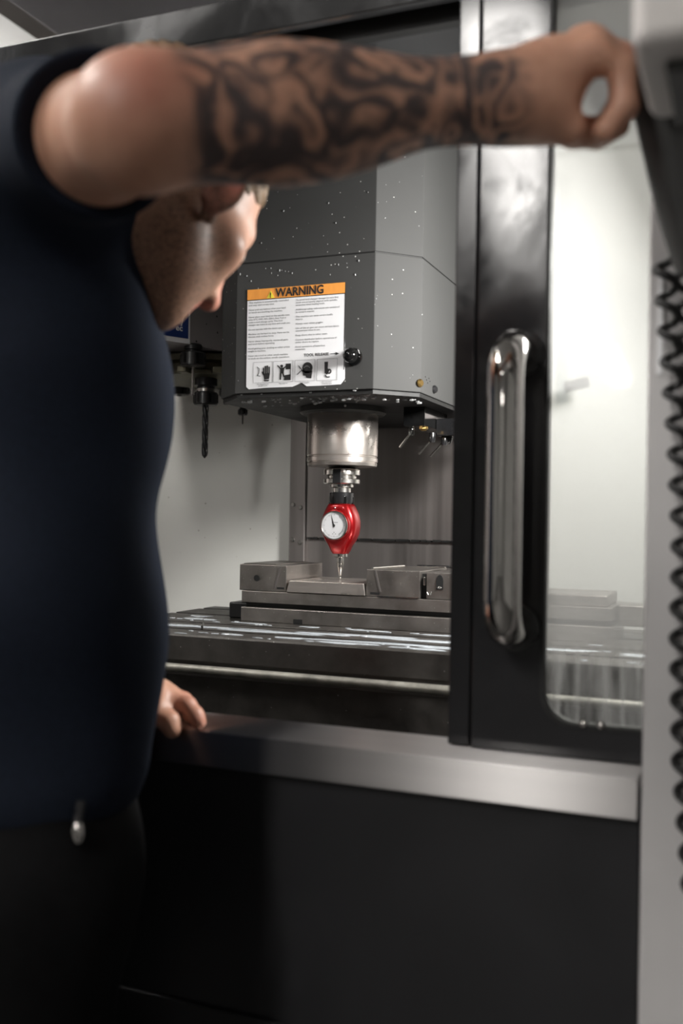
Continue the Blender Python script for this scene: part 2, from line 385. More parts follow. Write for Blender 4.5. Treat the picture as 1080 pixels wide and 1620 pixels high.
# inside walls
G().box(-1.56, -0.938, 2.02, 2.04, 0.25, 1.92).build('back_panel', 'enclosure_white', enc)
G().box(-0.372, 0.62, 2.02, 2.04, 0.25, 1.945).build('back_panel', 'enclosure_white', enc)
G().box(-0.372, 0.62, 2.005, 2.04, 1.945, 1.99).build('back_rail', 'enclosure_white', enc)
G().box(-1.58, -1.55, 0.966, 2.04, 0.02, 1.92).build('end_panel', 'cover_steel', enc)
G().box(0.60, 0.63, 1.05, 2.04, 0.02, 1.92).build('end_panel', 'cover_steel', enc)
G().box(-1.55, 0.62, 1.045, 2.04, 0.20, 0.25).build('chip_tray', 'enclosure_dark', enc)
g = G().prism([(0.985, 0.955), (1.05, 0.955), (1.24, 0.62), (1.23, 0.61), (1.04, 0.93), (0.985, 0.93)], YZ, -1.55, 0.60)
g.build('chip_apron', 'enclosure_dark', enc)
# column way cover: overlapping stainless plates between edge rails
way = G().box(-0.90, -0.41, 2.0, 2.02, 0.9, 1.1585).build('way_cover', 'cover_steel', enc)
G().box(-0.897, -0.413, 1.992, 2.0, 1.160, 1.42).build('plate', 'cover_steel', way, bevel=0.001)
G().box(-0.897, -0.413, 1.984, 2.0, 1.4215, 1.70).build('plate', 'cover_steel', way, bevel=0.001)
G().box(-0.897, -0.413, 1.976, 2.0, 1.7015, 1.92).build('plate', 'cover_steel', way, bevel=0.001)
rr = random.Random(4)
g = G(); x = -0.895
while x < -0.415:
    L_ = rr.uniform(0.008, 0.03); g.box(x, x + L_, 1.9895, 2.0, 1.1585 - rr.uniform(0.0005, 0.002), 1.1605 + rr.uniform(0, 0.0016)); x += L_ + rr.uniform(0.001, 0.006)
g.build('wiper', 'gasket_rubber', way)
for s, xa, xb in ((0, -0.938, -0.900), (1, -0.410, -0.372)):
    rl = G().box(xa, xb, 1.988, 2.04, 0.25, 1.92).build('edge_rail', 'cover_steel', enc, bevel=0.002)
    for zz in (1.155, 1.232, 1.45, 1.65):
        for dx in (0.010, 0.028):
            G().lathe([(0.0052, 0), (0.0052, 0.002), (0.004, 0.0035)], (xa + dx, 1.988, zz - (0.006 if dx > 0.02 else 0)), (0, -1, 0), 10).build('screw', 'bright_steel', rl)
# fixed light grey front panel on the right
pan = G().box(-0.086, 0.9, 0.930, 0.945, 0.02, 1.93).build('side_panel', 'light_grey_paint', enc, bevel=0.003)
pan['label'] = 'light grey fixed front panel'
G().box(-0.086, -0.080, 0.945, 0.985, 0.02, 1.93).build('side_panel_return', 'light_grey_paint', enc)
tag(G().box(-0.078, -0.0735, 0.9285, 0.930, 1.335, 1.43).build('label_strip', 'decal_white', pan), 'small white strip')

gx_ = body(1032, 170, .86)
G().lathe([(0.010, 0.0), (0.010, 0.008), (0.006, 0.014)], (gx_.x + 0.006, 0.930, gx_.z + 0.012), (0, -1, 0), 12).build('cable_gland', 'black_plastic', enc)
# work lamp inside the enclosure, on the right, just behind the front
LP = Vector((-0.015, 1.29, 1.54)); AIM = Vector((-0.66, 1.50, 1.27))
lamp = thing('work_lamp', 'bright work lamp inside the enclosure behind the right front panel', 'lamp', LP)
az = (AIM - LP).normalized(); ax = az.cross(Vector((0, 0, 1))).normalized(); ay = ax.cross(az)
G().obox(LP - az * 0.03, ax, ay, az, 0.085, 0.065, 0.03).build('housing', 'lamp_housing', lamp, bevel=0.004)
G().obox(LP + az * 0.002, ax, ay, az, 0.075, 0.055, 0.0015).build('lens', 'work_light', lamp)
G().cyl(LP - az * 0.06, (0.60, 1.40, 1.60), 0.012).build('bracket', 'lamp_housing', lamp)
ld = bpy.data.lights.new('work_lamp_light', 'AREA'); ld.shape = 'RECTANGLE'; ld.size = 0.15; ld.size_y = 0.11; ld.energy = WORK_LIGHT; ld.color = (1.0, 0.985, 0.95); ld.spread = rad(180)
lo_ = bpy.data.objects.new('lamp_light', ld); link(lo_, lamp, LP + az * 0.006); lo_.rotation_euler = (-az).to_track_quat('Z', 'Y').to_euler()

# ================================================================== sliding door
door = thing('sliding_door', 'dark grey sliding machine door with filmed window and chrome handle', 'door', (-0.1, 1.0, 0.967))
inner = rrect(-0.190, 0.30, 1.000, 1.765, 0.032, 7)
outer = rrect(-0.2615, 0.36, 0.969, 1.802, 0.0006, 7)
G().ring_frame(inner, outer, XZ, 1.0, 1.03).build('frame', 'door_paint', door, bevel=0.0015)
G().box(-0.2870, -0.2640, 1.003, 1.03, 0.969, 1.802).build('edge_strip', 'door_paint', door, bevel=0.002)
G().box(-0.2655, -0.2605, 1.008, 1.029, 0.969, 1.802).build('edge_seam', 'seam_black', door)
g = G().ring_frame(rrect(-0.1875, 0.2975, 1.0025, 1.7625, 0.030, 7), rrect(-0.1915, 0.3015, 0.9985, 1.7665, 0.033, 7), XZ, 0.9985, 1.012)
g.build('gasket', 'gasket_rubber', door)
gl = G().box(-0.1910, 0.301, 1.0100, 1.0145, 0.999, 1.766).build('window_pane', 'filmed_window', door, smooth=0)
gl['label'] = 'clear plastic window with milky film and drip marks'
# bow handle
hx, hy, r_ = -0.2160, 0.935, 0.0175
path = []
zt, zb, rc = 1.372, 1.094, 0.034
for k in range(9):
    a = rad(90 * k / 8); path.append((hx, hy + rc - rc * math.sin(a), zt - rc + rc * math.cos(a)))
top = [(hx, 0.999, zt), (hx, 0.985, zt)]
bot = [(p[0], p[1], zb + (zt - p[2])) for p in path[::-1]]
hp = top + path + [(hx, hy, zt - rc - (zt - zb - 2 * rc) * k / 6) for k in range(1, 6)] + bot + [(hx, 0.985, zb), (hx, 0.999, zb)]
G().tube(hp, r_, 24).build('handle', 'chrome', door, smooth=60)
for zz in (zt, zb):
    G().lathe([(0.024, 0), (0.024, 0.004), (0.020, 0.006)], (hx, 1.0, zz), (0, -1, 0), 24).build('handle_base', 'black_plastic', door)
# two bolt heads by the window's lower edge
for (x_, z_) in ((-0.148, 1.004), (-0.131, 1.004)):
    G().ball((x_, 0.998, z_), (0.0042, 0.003, 0.0042), 12).build('bolt', 'chrome', door)
# latch bracket seen through the pane
lb = G().box(-0.186, -0.176, 1.032, 1.045, 1.325, 1.385).build('latch_bracket', 'clear_plastic', door, bevel=0.001)
G().obox((-0.166, 1.040, 1.344), Vector((0.97, 0, 0.2)).normalized(), Vector((0, 1, 0)), Vector((-0.2, 0, 0.97)).normalized(), 0.013, 0.004, 0.005).build('latch_bar', 'duct_grey', lb)

# ================================================================== spindle head
SX, SY = -0.655, 1.60
head = thing('spindle_head', 'grey faceted spindle head with warning decal and round steel nose', 'machine head', (SX, SY, 1.29))
plan = [(-0.7705, 1.42), (-0.5325, 1.42), (-0.475, 1.4775), (-0.475, 1.97), (-0.828, 1.97), (-0.828, 1.4775)]
low = G().prism(plan, XY, 1.4007, 1.6098).build('lower_cover', 'head_paint', head, bevel=0.0012)
ins = [(-0.7690, 1.4218), (-0.5340, 1.4218), (-0.4768, 1.479), (-0.4768, 1.968), (-0.8262, 1.968), (-0.8262, 1.479)]
G().prism(ins, XY, 1.609, 1.6125).build('cover_seam', 'seam_black', head)
G().prism(plan, XY, 1.6118, 1.88).build('upper_cover', 'head_paint', head, bevel=0.0012)
G().prism([(x * 0.985 + SX * 0.015, y * 0.985 + 1.7 * 0.015) for x, y in plan], XY, 1.394, 1.402).build('underside', 'seam_black', head)
# drops of coolant along the lower edge
g = G(); r2 = random.Random(7)
for k in range(110):
    t_ = r2.random()
    if t_ < 0.75: x_ = r2.uniform(-0.765, -0.535); y_ = 1.423 + abs(r2.gauss(0, 0.03))
    else: q = r2.random(); x_ = -0.535 + 0.055 * q; y_ = 1.425 + 0.055 * q + abs(r2.gauss(0, 0.02))
    s_ = r2.uniform(0.0012, 0.0034)
    g.ball((x_, y_, 1.3985 - r2.uniform(0, 0.012) if y_ > 1.43 else 1.3995), (s_ * 1.5, s_, s_ * 0.8), 6)
tag(g.build('coolant_drops', 'droplet', head), kind='stuff')
# chips and drops stuck to the front and sides
g = G()
for k in range(30):
    x_ = r2.uniform(-0.765, -0.54); z_ = r2.choice([r2.uniform(1.575, 1.60), r2.uniform(1.62, 1.72), r2.uniform(1.41, 1.72)])
    if -0.755 < x_ < -0.575 and z_ < 1.57: continue
    s_ = r2.uniform(0.0005, 0.0014); g.ball((x_, 1.4195, z_), (s_, s_ * 0.6, s_ * r2.uniform(0.8, 2.2)), 6)
for k in range(15):
    q = r2.random(); s_ = r2.uniform(0.0005, 0.0013); g.ball((-0.5325 + 0.0575 * q, 1.42 + 0.0575 * q, r2.uniform(1.41, 1.75)), s_, 6)
tag(g.build('stuck_chips', 'droplet', head), kind='stuff')
# screws on the side face
for (x_, y_, z_, mt) in ((-0.4765, 1.476, 1.415, 'brass'), (-0.4742, 1.545, 1.414, 'black_oxide')):
    G().lathe([(0.0065, 0), (0.0065, 0.002), (0.0045, 0.0045)], (x_, y_, z_), (1, -0.35, 0), 12).build('screw', mt, head)
for k in range(5):
    G().ball((-0.4748, 1.50 + 0.006 * k, 1.428 - 0.004 * (k % 3)), 0.0011, 6).build('screw_hole', 'seam_black', head)
# tool release button
kb = G().lathe([(0.0135, 0), (0.0135, 0.004), (0.0115, 0.0045)], (-0.5645, 1.42, 1.4506), (0, -1, 0), 24).build('button_base', 'gloss_black', head)
G().ball((-0.5645, 1.404, 1.4506), (0.0118, 0.0118, 0.0118), 24).build('release_button', 'gloss_black', head)
# spindle nose
G().lathe([(0.075, 0.105), (0.075, 0.092), (0.070, 0.088)], (SX, SY, 1.293), n=48).build('nose_flange', 'enclosure_dark', head)
nose = G().lathe([(0.060, 0.095), (0.0615, 0.092), (0.0615, 0.018), (0.0600, 0.0165), (0.0600, 0.0155), (0.0615, 0.014), (0.0615, 0.0075), (0.0600, 0.0065), (0.0600, 0.0055), (0.0610, 0.0045), (0.0600, 0.0), (0.030, 0.0)], (SX, SY, 1.293), n=64).build('spindle_nose', 'ground_steel', head, smooth=30)
# coolant block and nozzles
blk = G().box(-0.546, -0.508, 1.605, 1.74, 1.3617, 1.3995).build('coolant_block', 'gloss_black', head, bevel=0.001)
G().box(-0.508, -0.43, 1.67, 1.77, 1.350, 1.380).build('hose_manifold', 'black_plastic', head, bevel=0.002)
G().box(-0.508, -0.43, 1.75, 1.82, 1.380, 1.390).build('manifold_plate', 'cover_steel', head)
G().lathe([(0.008, 0), (0.008, 0.004), (0.004, 0.007)], (-0.516, 1.625, 1.3617), (0, 0, -1), 8).build('fitting', 'brass', blk)
for (x_, y_, z_, dx, dy, dz, ln) in ((-0.536, 1.62, 1.353, -0.62, 0.05, -0.78, 0.034), (-0.513, 1.665, 1.345, -0.66, 0.05, -0.75, 0.036), (-0.497, 1.685, 1.341, -0.70, 0.05, -0.72, 0.036)):
    p0 = Vector((x_, y_, z_)); d_ = Vector((dx, dy, dz)).normalized()
    nz = G().lathe([(0.0050, 0.010), (0.0058, 0.004), (0.0058, -0.004), (0.004, -0.007)], p0, (0, 0, 1), 12).build('nozzle_body', 'clear_plastic' if y_ < 1.63 else 'black_plastic', blk)
    G().tube([p0 + Vector((0, 0, 0.002)), p0 + d_ * ln * 0.25, p0 + d_ * ln], 0.0022, 8).build('nozzle', 'bright_steel', blk)
for k in range(4):
    xk = -0.494 + 0.016 * k
    G().lathe([(0.0058, 0.012), (0.0066, 0.006), (0.0066, 0.0), (0.0045, -0.004)], (xk, 1.70, 1.342), (0.3, 0, 1), 10).build('hose_segment', 'black_plastic', head)

# ---- warning decal
DY = 1.4193
torn = [(-0.7498, 1.4110), (-0.7505, 1.567), (-0.5812, 1.567), (-0.5795, 1.4175), (-0.586, 1.4095), (-0.620, 1.4085), (-0.6435, 1.4085), (-0.652, 1.4145), (-0.668, 1.4085), (-0.715, 1.4085), (-0.745, 1.4070)]
dec = G().prism(torn, XZ, DY, 1.4202).build('warning_decal', 'decal_white', head, smooth=0)
dec['label'] = 'white warning decal with orange heading and torn lower edge'
FY = DY - 0.00025
G().box(-0.7505, -0.5812, FY, DY + 0.0002, 1.5505, 1.567).build('heading_band', 'decal_orange', dec, smooth=0)
G().box(-0.7505, -0.5810, FY, DY + 0.0002, 1.5492, 1.5505).build('heading_rule', 'print_black', dec, smooth=0)
G().box(-0.5812, -0.5800, FY, DY + 0.0002, 1.432, 1.567).build('edge_rule', 'print_black', dec, smooth=0)
G().prism([(-0.7155, 1.5512), (-0.7020, 1.5512), (-0.7088, 1.5630)], XZ, FY - 0.0003, FY).build('caution_triangle', 'decal_yellow', dec, smooth=0)
FX = Vector((1, 0, 0)); FZ = Vector((0, 0, 1))
letters('!', 0.0110, (-0.7088, FY - 0.0006, 1.5520), FX, FZ, 0.0002, 'lettering', 'print_black', dec, bold=0.0003, align='CENTER')
letters('WARNING', 0.0190, (-0.7000, FY - 0.0005, 1.5525), FX, FZ, 0.0002, 'lettering', 'print_black', dec, bold=0.00045, width=0.0835)
LEFT = ['This machine is automatically controlled\nand may start at any time.', 'Never push any buttons when your hand\nor hands are touching the machine.',
        'Never place your hand on the spindle nose\nwhen ATC, FWD, REV, ZERO, Next Tool or\nmake a tool change cycle. The tool\nchanger can move at any time and crush you.',
        'Do not operate with the doors open.', 'Machine can be hard to stop. Parts can be\nthrown with violent force.',
        'Never clamp improperly, secure all parts\nand tools before operating.', 'Avoid getting your clothing or other article\ncaught in machine.', 'Never use a tool or other unsafe machine\nor tools on the surface, unsafe operations.']
RIGHT = ['To avoid tool changer damage be sure that\ntools are properly aligned with spindle,\nwrenches when loading tools.', 'Additional safety references are contained\nin owner\'s manual.',
         'This machine can cause severe bodily\ninjury.', 'Always wear safety goggles.', 'Use of the air gun can cause serious injury,\nconcentrate when in use.', 'Keep doors shut in other cases.', 'Contact distributor before operations of\nunder doors in repairs.', 'Avoid operations of hazardous\nmaterials.']
def column(pars, x0, ztop, zend):
    n = sum(p.count('\n') + 1 for p in pars); gap = 0.75
    step = (ztop - zend) / (n + gap * len(pars)); z = ztop - step * 0.8
    for p in pars:
        for ln in p.split('\n'):
            letters(ln, step * 0.88, (x0, FY - 0.0001, z), FX, FZ, 0.0001, 'small_print', 'print_grey', dec, bold=0.00004, width=min(0.074, 0.074 * len(ln) / 42))
            z -= step
        z -= step * gap
column(LEFT, -0.7475, 1.5480, 1.4510)
column(RIGHT, -0.6640, 1.5470, 1.4620)
letters('TOOL RELEASE', 0.0062, (-0.6490, FY - 0.0001, 1.4553), FX, FZ, 0.0001, 'lettering', 'print_black', dec, bold=0.0001, width=0.0425)
G().box(-0.6040, -0.5950, FY - 0.0003, FY, 1.4570, 1.4577).prism([(-0.5950, 1.4550), (-0.5950, 1.4596), (-0.5888, 1.4573)], XZ, FY - 0.0003, FY).build('arrow', 'print_black', dec, smooth=0)
# four pictogram boxes
bx = [-0.7370, -0.7015, -0.6640, -0.6260]; bw = 0.0345; bz0, bz1 = 1.4165, 1.4500
def flat(polys, name, mat='print_black'):
    g_ = G()
    for p in polys: g_.prism(p, XZ, FY - 0.00035, FY)
    return g_.build(name, mat, dec, smooth=0)
def seg(p, q, w_):
    d = Vector((q[0] - p[0], q[1] - p[1])).normalized(); n_ = Vector((-d.y, d.x)) * w_ / 2
    return [(p[0] + n_.x, p[1] + n_.y), (q[0] + n_.x, q[1] + n_.y), (q[0] - n_.x, q[1] - n_.y), (p[0] - n_.x, p[1] - n_.y)]
def disc(c, r, n=16, a0=0, a1=360): return [(c[0] + r * math.cos(rad(a0 + (a1 - a0) * k / n)), c[1] + r * math.sin(rad(a0 + (a1 - a0) * k / n))) for k in range(n if a1 - a0 == 360 else n + 1)]
for x_ in bx:
    g_ = G().ring_frame(rrect(x_ + 0.0004, x_ + bw - 0.0004, bz0 + 0.0004, bz1 - 0.0004, 0.0003, 1), rrect(x_, x_ + bw, bz0, bz1, 0.0003, 1), XZ, FY - 0.0002, FY)
    g_.build('pictogram_frame', 'print_grey', dec, smooth=0)
cz = (bz0 + bz1) / 2
x_ = bx[0]
flat([seg((x_ + .0185 + .0032 * k, cz - .003), (x_ + .0178 + .0034 * k, cz + (.007, .010, .0105, .0085)[k]), .0024) for k in range(4)]
     + [[(x_ + .0170, cz - .002), (x_ + .0295, cz - .002), (x_ + .0280, cz - .011), (x_ + .0195, cz - .012)], seg((x_ + .0180, cz - .004), (x_ + .0155, cz + .001), .0022), [(x_ + .0180, cz - .0123), (x_ + .0285, cz - .0123), (x_ + .027, cz - .0145), (x_ + .020, cz - .0145)]], 'hand_pictogram')
flat([seg((x_ + .006, cz + .009), (x_ + .0105, cz + .006), .0008), seg((x_ + .0105, cz + .006), (x_ + .0095, cz - .001), .0008), seg((x_ + .0095, cz - .001), (x_ + .007, cz - .005), .0008), seg((x_ + .007, cz - .005), (x_ + .0125, cz - .006), .0008)], 'motion_mark')
x_ = bx[1]
flat([[(x_ + .0215, cz + .012), (x_ + .0305, cz + .012), (x_ + .0305, cz - .014), (x_ + .0185, cz - .014), (x_ + .0200, cz - .006), (x_ + .0295, cz - .005), (x_ + .0295, cz + .003), (x_ + .0215, cz + .003)],
      disc((x_ + .0145, cz + .0085), .0024, 12), [(x_ + .0115, cz + .006), (x_ + .0190, cz + .006), (x_ + .0180, cz - .003), (x_ + .0120, cz - .003)], seg((x_ + .012, cz + .005), (x_ + .007, cz + .010), .0018), seg((x_ + .018, cz + .005), (x_ + .022, cz + .008), .0018),
      seg((x_ + .0130, cz - .002), (x_ + .0125, cz - .013), .0024), seg((x_ + .0165, cz - .002), (x_ + .0190, cz - .009), .0024)], 'crushed_person_pictogram')
x_ = bx[2]
flat([disc((x_ + .0215, cz + .004), .0088, 24), [(x_ + .0130, cz - .001), (x_ + .0300, cz - .001), (x_ + .0285, cz - .0125), (x_ + .0200, cz - .0115), (x_ + .0185, cz - .0080), (x_ + .0145, cz - .0080)],
      seg((x_ + .004, cz - .006), (x_ + .012, cz + .001), .0009), seg((x_ + .006, cz + .008), (x_ + .012, cz + .001), .0012), seg((x_ + .012, cz - .001), (x_ + .016, cz + .001), .003)], 'goggles_pictogram')
g_ = G().ring_frame(disc((x_ + .0205, cz + .001), .0052, 8, 30, 150) + disc((x_ + .0205, cz + .001), .0050, 8, 150, 30), disc((x_ + .0205, cz + .001), .0064, 8, 30, 150) + disc((x_ + .0205, cz + .001), .0062, 8, 150, 30), XZ, FY - 0.0006, FY - 0.0004)
g_.build('visor_line', 'decal_white', dec, smooth=0)
x_ = bx[3]
flat([[(x_ + .0125, cz + .012), (x_ + .0185, cz + .012), (x_ + .0180, cz + .002), (x_ + .0215, cz - .001), (x_ + .0170, cz - .008), (x_ + .0130, cz - .005)], seg((x_ + .014, cz - .0085), (x_ + .017, cz - .0120), .0016), seg((x_ + .017, cz - .0120), (x_ + .022, cz - .0115), .0016)], 'glove_pictogram')
g_ = G().ring_frame(disc((x_ + .0205, cz - .003), .0020, 12), disc((x_ + .0205, cz - .003), .0042, 12), XZ, FY - 0.0005, FY - 0.0003)
g_.build('tool_ring', 'print_black', dec, smooth=0)
for x_, tx in zip(bx, ('Moving parts can\ncut and crush.', 'Stay clear of\ntool changer.', 'Wear goggles.', 'Do not touch\nrotating tools.')):
    for j, ln in enumerate(tx.split('\n')):
        if j and x_ == bx[1]: continue
        letters(ln, 0.0030, (x_ + bw / 2, FY - 0.0001, 1.4135 - 0.0028 * j), FX, FZ, 0.0001, 'small_print', 'print_grey', dec, align='CENTER')

# ================================================================== tool holder and 3-D edge finder in the spindle
th = thing('tool_holder', 'steel tool holder with black collet nut clamped in the spindle', 'tool holder', (SX, SY, 1.228))
G().lathe([(0.022, 0.064), (0.0312, 0.060), (0.0318, 0.058), (0.0318, 0.0500), (0.026, 0.0475), (0.026, 0.0445), (0.0318, 0.042), (0.0318, 0.0355), (0.030, 0.034), (0.021, 0.033), (0.021, 0.029), (0.0165, 0.027), (0.0165, 0.018)], (SX, SY, 1.228), n=48).build('flange', 'bright_steel', th, smooth=30)
G().box(SX - 0.004, SX + 0.011, SY - 0.0325, SY - 0.02, 1.2625, 1.2870).build('drive_slot', 'black_oxide', th, bevel=0.001)
nut = G().lathe([(0.019, 0.020), (0.0212, 0.0185), (0.0212, 0.003), (0.0195, 0.0), (0.008, 0.0)], (SX, SY, 1.228), n=36).build('collet_nut', 'black_plastic', th, smooth=30)
for k in range(6):
    a = rad(60 * k + 10); c, s_ = math.cos(a), math.sin(a)
    G().obox((SX + 0.0206 * c, SY + 0.0206 * s_, 1.2345), Vector((c, s_, 0)), Vector((-s_, c, 0)), FZ, 0.0012, 0.0022, 0.0065).build('spanner_slot', 'gloss_black', nut, bevel=0.0006)
pb = thing('edge_finder', 'red edge finder with round white dial and ball tip in the spindle', 'edge finder', (SX, SY, 1.0975))
g = G(); secs = [(1.1415, .0125, .0125), (1.146, .0155, .0150), (1.155, .0195, .0175), (1.166, .0265, .0205), (1.176, .0308, .0225), (1.188, .0325, .0235), (1.198, .0322, .0235), (1.208, .0300, .0230), (1.217, .0262, .0220), (1.224, .0225, .0210), (1.2272, .0205, .0195), (1.228, .0185, .0180)]
N_ = 40; vs = []
for z_, wx, wy in secs:
    for k in range(N_):
        a = 2 * math.pi * k / N_; c, s_ = math.cos(a), math.sin(a); e = 0.55
        vs.append((SX + wx * math.copysign(abs(c) ** e, c), SY + wy * math.copysign(abs(s_) ** e, s_), z_))
fs = [(i * N_ + k, i * N_ + (k + 1) % N_, (i + 1) * N_ + (k + 1) % N_, (i + 1) * N_ + k) for i in range(len(secs) - 1) for k in range(N_)]
fs += [tuple(range(N_))[::-1], tuple(range((len(secs) - 1) * N_, len(secs) * N_))]
G().add(vs, fs).build('body', 'red_anodised', pb, smooth=50)
DC = Vector((SX, SY - 0.0235, 1.1905)); NY = (0, -1, 0)
G().lathe([(0.0270, 0), (0.0270, 0.004), (0.0262, 0.0065), (0.0250, 0.0070)], DC, NY, 48).build('dial_seat', 'red_anodised', pb)
bez = G().lathe([(0.0250, 0.0040), (0.0250, 0.0082), (0.0242, 0.0095), (0.0230, 0.0095), (0.0222, 0.0078)], DC, NY, 48, caps=False).build('bezel', 'bright_steel', pb)
dial = G().lathe([(0.0226, 0.0068), (0.0226, 0.0076)], DC, NY, 48).build('dial', 'dial_white', pb)
DF = DC.y - 0.0077
g = G()
for k in range(60):
    a = rad(6 * k); c, s_ = math.cos(a), math.sin(a); l0 = 0.0175 if k % 5 == 0 else 0.0188
    p = seg((DC.x + l0 * c, DC.z + l0 * s_), (DC.x + 0.0205 * c, DC.z + 0.0205 * s_), 0.0005 if k % 5 else 0.0008); g.prism(p, XZ, DF - 0.0001, DF)
g.build('scale_marks', 'print_grey', dial, smooth=0)
g = G()
for k in range(20):
    a = rad(-60 + 6 * k); g.prism([(DC.x + r__ * math.cos(b_2), DC.z + r__ * math.sin(b_2)) for r__, b_2 in ((0.0165, a), (0.0185, a), (0.0185, a + rad(4.6)), (0.0165, a + rad(4.6)))], XZ, DF - 0.0001, DF)
g.build('scale_band', 'print_grey', dial, smooth=0)
flat2 = G(); [flat2.prism(p, XZ, DF - 0.0002, DF) for p in ([(DC.x - .0042, DC.z + .0048), (DC.x - .001, DC.z + .0048), (DC.x - .001, DC.z + .0060), (DC.x - .0042, DC.z + .0060)], [(DC.x + .000, DC.z + .0048), (DC.x + .0070, DC.z + .0048), (DC.x + .0070, DC.z + .0058), (DC.x, DC.z + .0058)],
     [(DC.x - .0036, DC.z - .0150), (DC.x - .0010, DC.z - .0150), (DC.x - .0023, DC.z - .0134)], [(DC.x + .0040, DC.z - .0150), (DC.x + .0014, DC.z - .0150), (DC.x + .0027, DC.z - .0134)], disc((DC.x, DC.z - .0118), .0009, 8))]
flat2.build('dial_print', 'print_grey', dial, smooth=0)
G().prism([(DC.x - 0.0013, DC.z - 0.0036), (DC.x + 0.0013, DC.z - 0.0028), (DC.x - 0.0052, DC.z + 0.0185)], XZ, DF - 0.0006, DF - 0.0003).prism(disc((DC.x, DC.z), 0.0020), XZ, DF - 0.0009, DF - 0.0003).build('needle', 'print_black', dial, smooth=0)
G().lathe([(0.0225, 0.0085), (0.0225, 0.0090)], DC, NY, 40).build('dial_glass', 'dial_glass', pb)
G().ball((SX - 0.003, SY - 0.0212, 1.2205), (0.0018, 0.0012, 0.0018), 10).build('screw', 'bright_steel', pb)
G().lathe([(0.0100, 0.0445), (0.0128, 0.0440), (0.0128, 0.0390), (0.0105, 0.0375), (0.0062, 0.0370), (0.0062, 0.0300), (0.0068, 0.0295), (0.0068, 0.0265), (0.0056, 0.0260), (0.0056, 0.0225)], (SX, SY, 1.0975), n=28).build('neck_ring', 'bright_steel', pb, smooth=30)
G().lathe([(0.0052, 0.0225), (0.0052, 0.0195), (0.0030, 0.0130), (0.0027, 0.0060), (0.0012, 0.0050), (0.0012, 0.003)], (SX, SY, 1.0975), n=20).build('stylus', 'bright_steel', pb, smooth=30)
G().ball((SX, SY, 1.0995), 0.0021, 12).build('ball_tip', 'chrome', pb)

# ================================================================== machine table
TZ = 1.024
tab = thing('machine_table', 'dark cast iron slotted machine table wet with coolant', 'machine table', (-0.38, 1.5, 0.88))
prof = [(1.30, 0.985), (1.30, TZ - 0.003), (1.303, TZ)]
for yc in (1.365, 1.455, 1.590, 1.690):
    prof += [(yc - 0.008, TZ), (yc - 0.008, TZ - 0.016), (yc - 0.015, TZ - 0.016), (yc - 0.015, TZ - 0.027), (yc + 0.015, TZ - 0.027), (yc + 0.015, TZ - 0.016), (yc + 0.008, TZ - 0.016), (yc + 0.008, TZ)]
prof += [(1.742, TZ), (1.742, 0.96), (1.31, 0.96), (1.31, 0.985)]
G().prism(prof, YZ, -0.982, 0.24).build('table_top', 'cast_iron', tab, smooth=0, bevel=0.0008)
G().tube([(-0.982, 1.296, 0.9735), (-0.6, 1.296, 0.9735), (-0.2, 1.296, 0.9735), (0.24, 1.296, 0.9735)], 0.0065, 12).build('edge_lip', 'table_edge', tab)
G().box(-0.97, 0.23, 1.318, 1.72, 0.90, 0.962).build('table_body', 'cast_iron', tab, bevel=0.004)
sad = thing('saddle', 'dark cast saddle carrying the machine table', 'saddle', (-0.45, 1.5, 0.25))
G().box(-0.95, 0.05, 1.34, 1.80, 0.62, 0.899).build('saddle_body', 'cast_iron', sad, bevel=0.006)
G().box(-0.85, -0.05, 1.30, 1.98, 0.25, 0.619).build('base_casting', 'cast_iron', sad, bevel=0.01)
# milky coolant lying on the table top
g = G(); r3 = random.Random(11)
def puddle(x, y, lx, ly, seed):
    q = random.Random(seed); n = 26; ph = [q.uniform(0, 6.28) for _ in range(5)]
    ring = []
    for k in range(n):
        a = 2 * math.pi * k / n; r__ = 1 + 0.22 * math.sin(2 * a + ph[0]) + 0.18 * math.sin(3 * a + ph[1]) + 0.14 * math.sin(5 * a + ph[2]) + 0.08 * math.sin(7 * a + ph[3])
        ring.append((x + lx * r__ * math.cos(a), y + ly * r__ * math.sin(a)))
    ring = [(px_, max(1.304, py_)) for px_, py_ in ring]
    vs = [(px_, py_, TZ + 0.0002) for px_, py_ in ring] + [(x + (px_ - x) * 0.86, y + (py_ - y) * 0.86, TZ + 0.0011) for px_, py_ in ring] + [(x, y, TZ + 0.0013)]
    fs = [(k, (k + 1) % n, n + (k + 1) % n, n + k) for k in range(n)] + [(n + k, n + (k + 1) % n, 2 * n) for k in range(n)]
    g.add(vs, fs)
for (x, y, lx, ly) in ((-0.93, 1.405, .030, .014), (-0.88, 1.505, .030, .012), (-0.83, 1.400, .10, .012), (-0.70, 1.395, .11, .013), (-0.60, 1.410, .04, .010), (-0.53, 1.420, .06, .010), (-0.44, 1.405, .07, .012), (-0.35, 1.412, .06, .012), (-0.25, 1.405, .05, .014), (-0.48, 1.345, .10, .007), (-0.36, 1.335, .06, .008), (-0.62, 1.335, .03, .006), (-0.72, 1.330, .02, .005), (-0.41, 1.485, .05, .006), (-0.56, 1.487, .03, .005), (-0.66, 1.486, .02, .004), (-0.77, 1.487, .03, .005), (-0.10, 1.40, .06, .015), (-0.90, 1.55, .025, .010), (-0.53, 1.318, .05, .006), (-0.42, 1.312, .04, .005), (-0.86, 1.335, .02, .005)):
    puddle(x, y, lx, ly, int((x + 2) * 991 + y * 77))
for k in range(70): puddle(r3.uniform(-0.96, 0.1), r3.choice([r3.uniform(1.305, 1.345), r3.uniform(1.38, 1.43), r3.uniform(1.47, 1.505)]), r3.uniform(.002, .009), r3.uniform(.0015, .004), k)
tag(g.build('coolant_puddles', 'coolant', None, smooth=40), 'milky coolant puddles lying on the slotted machine table', 'coolant', kind='stuff')
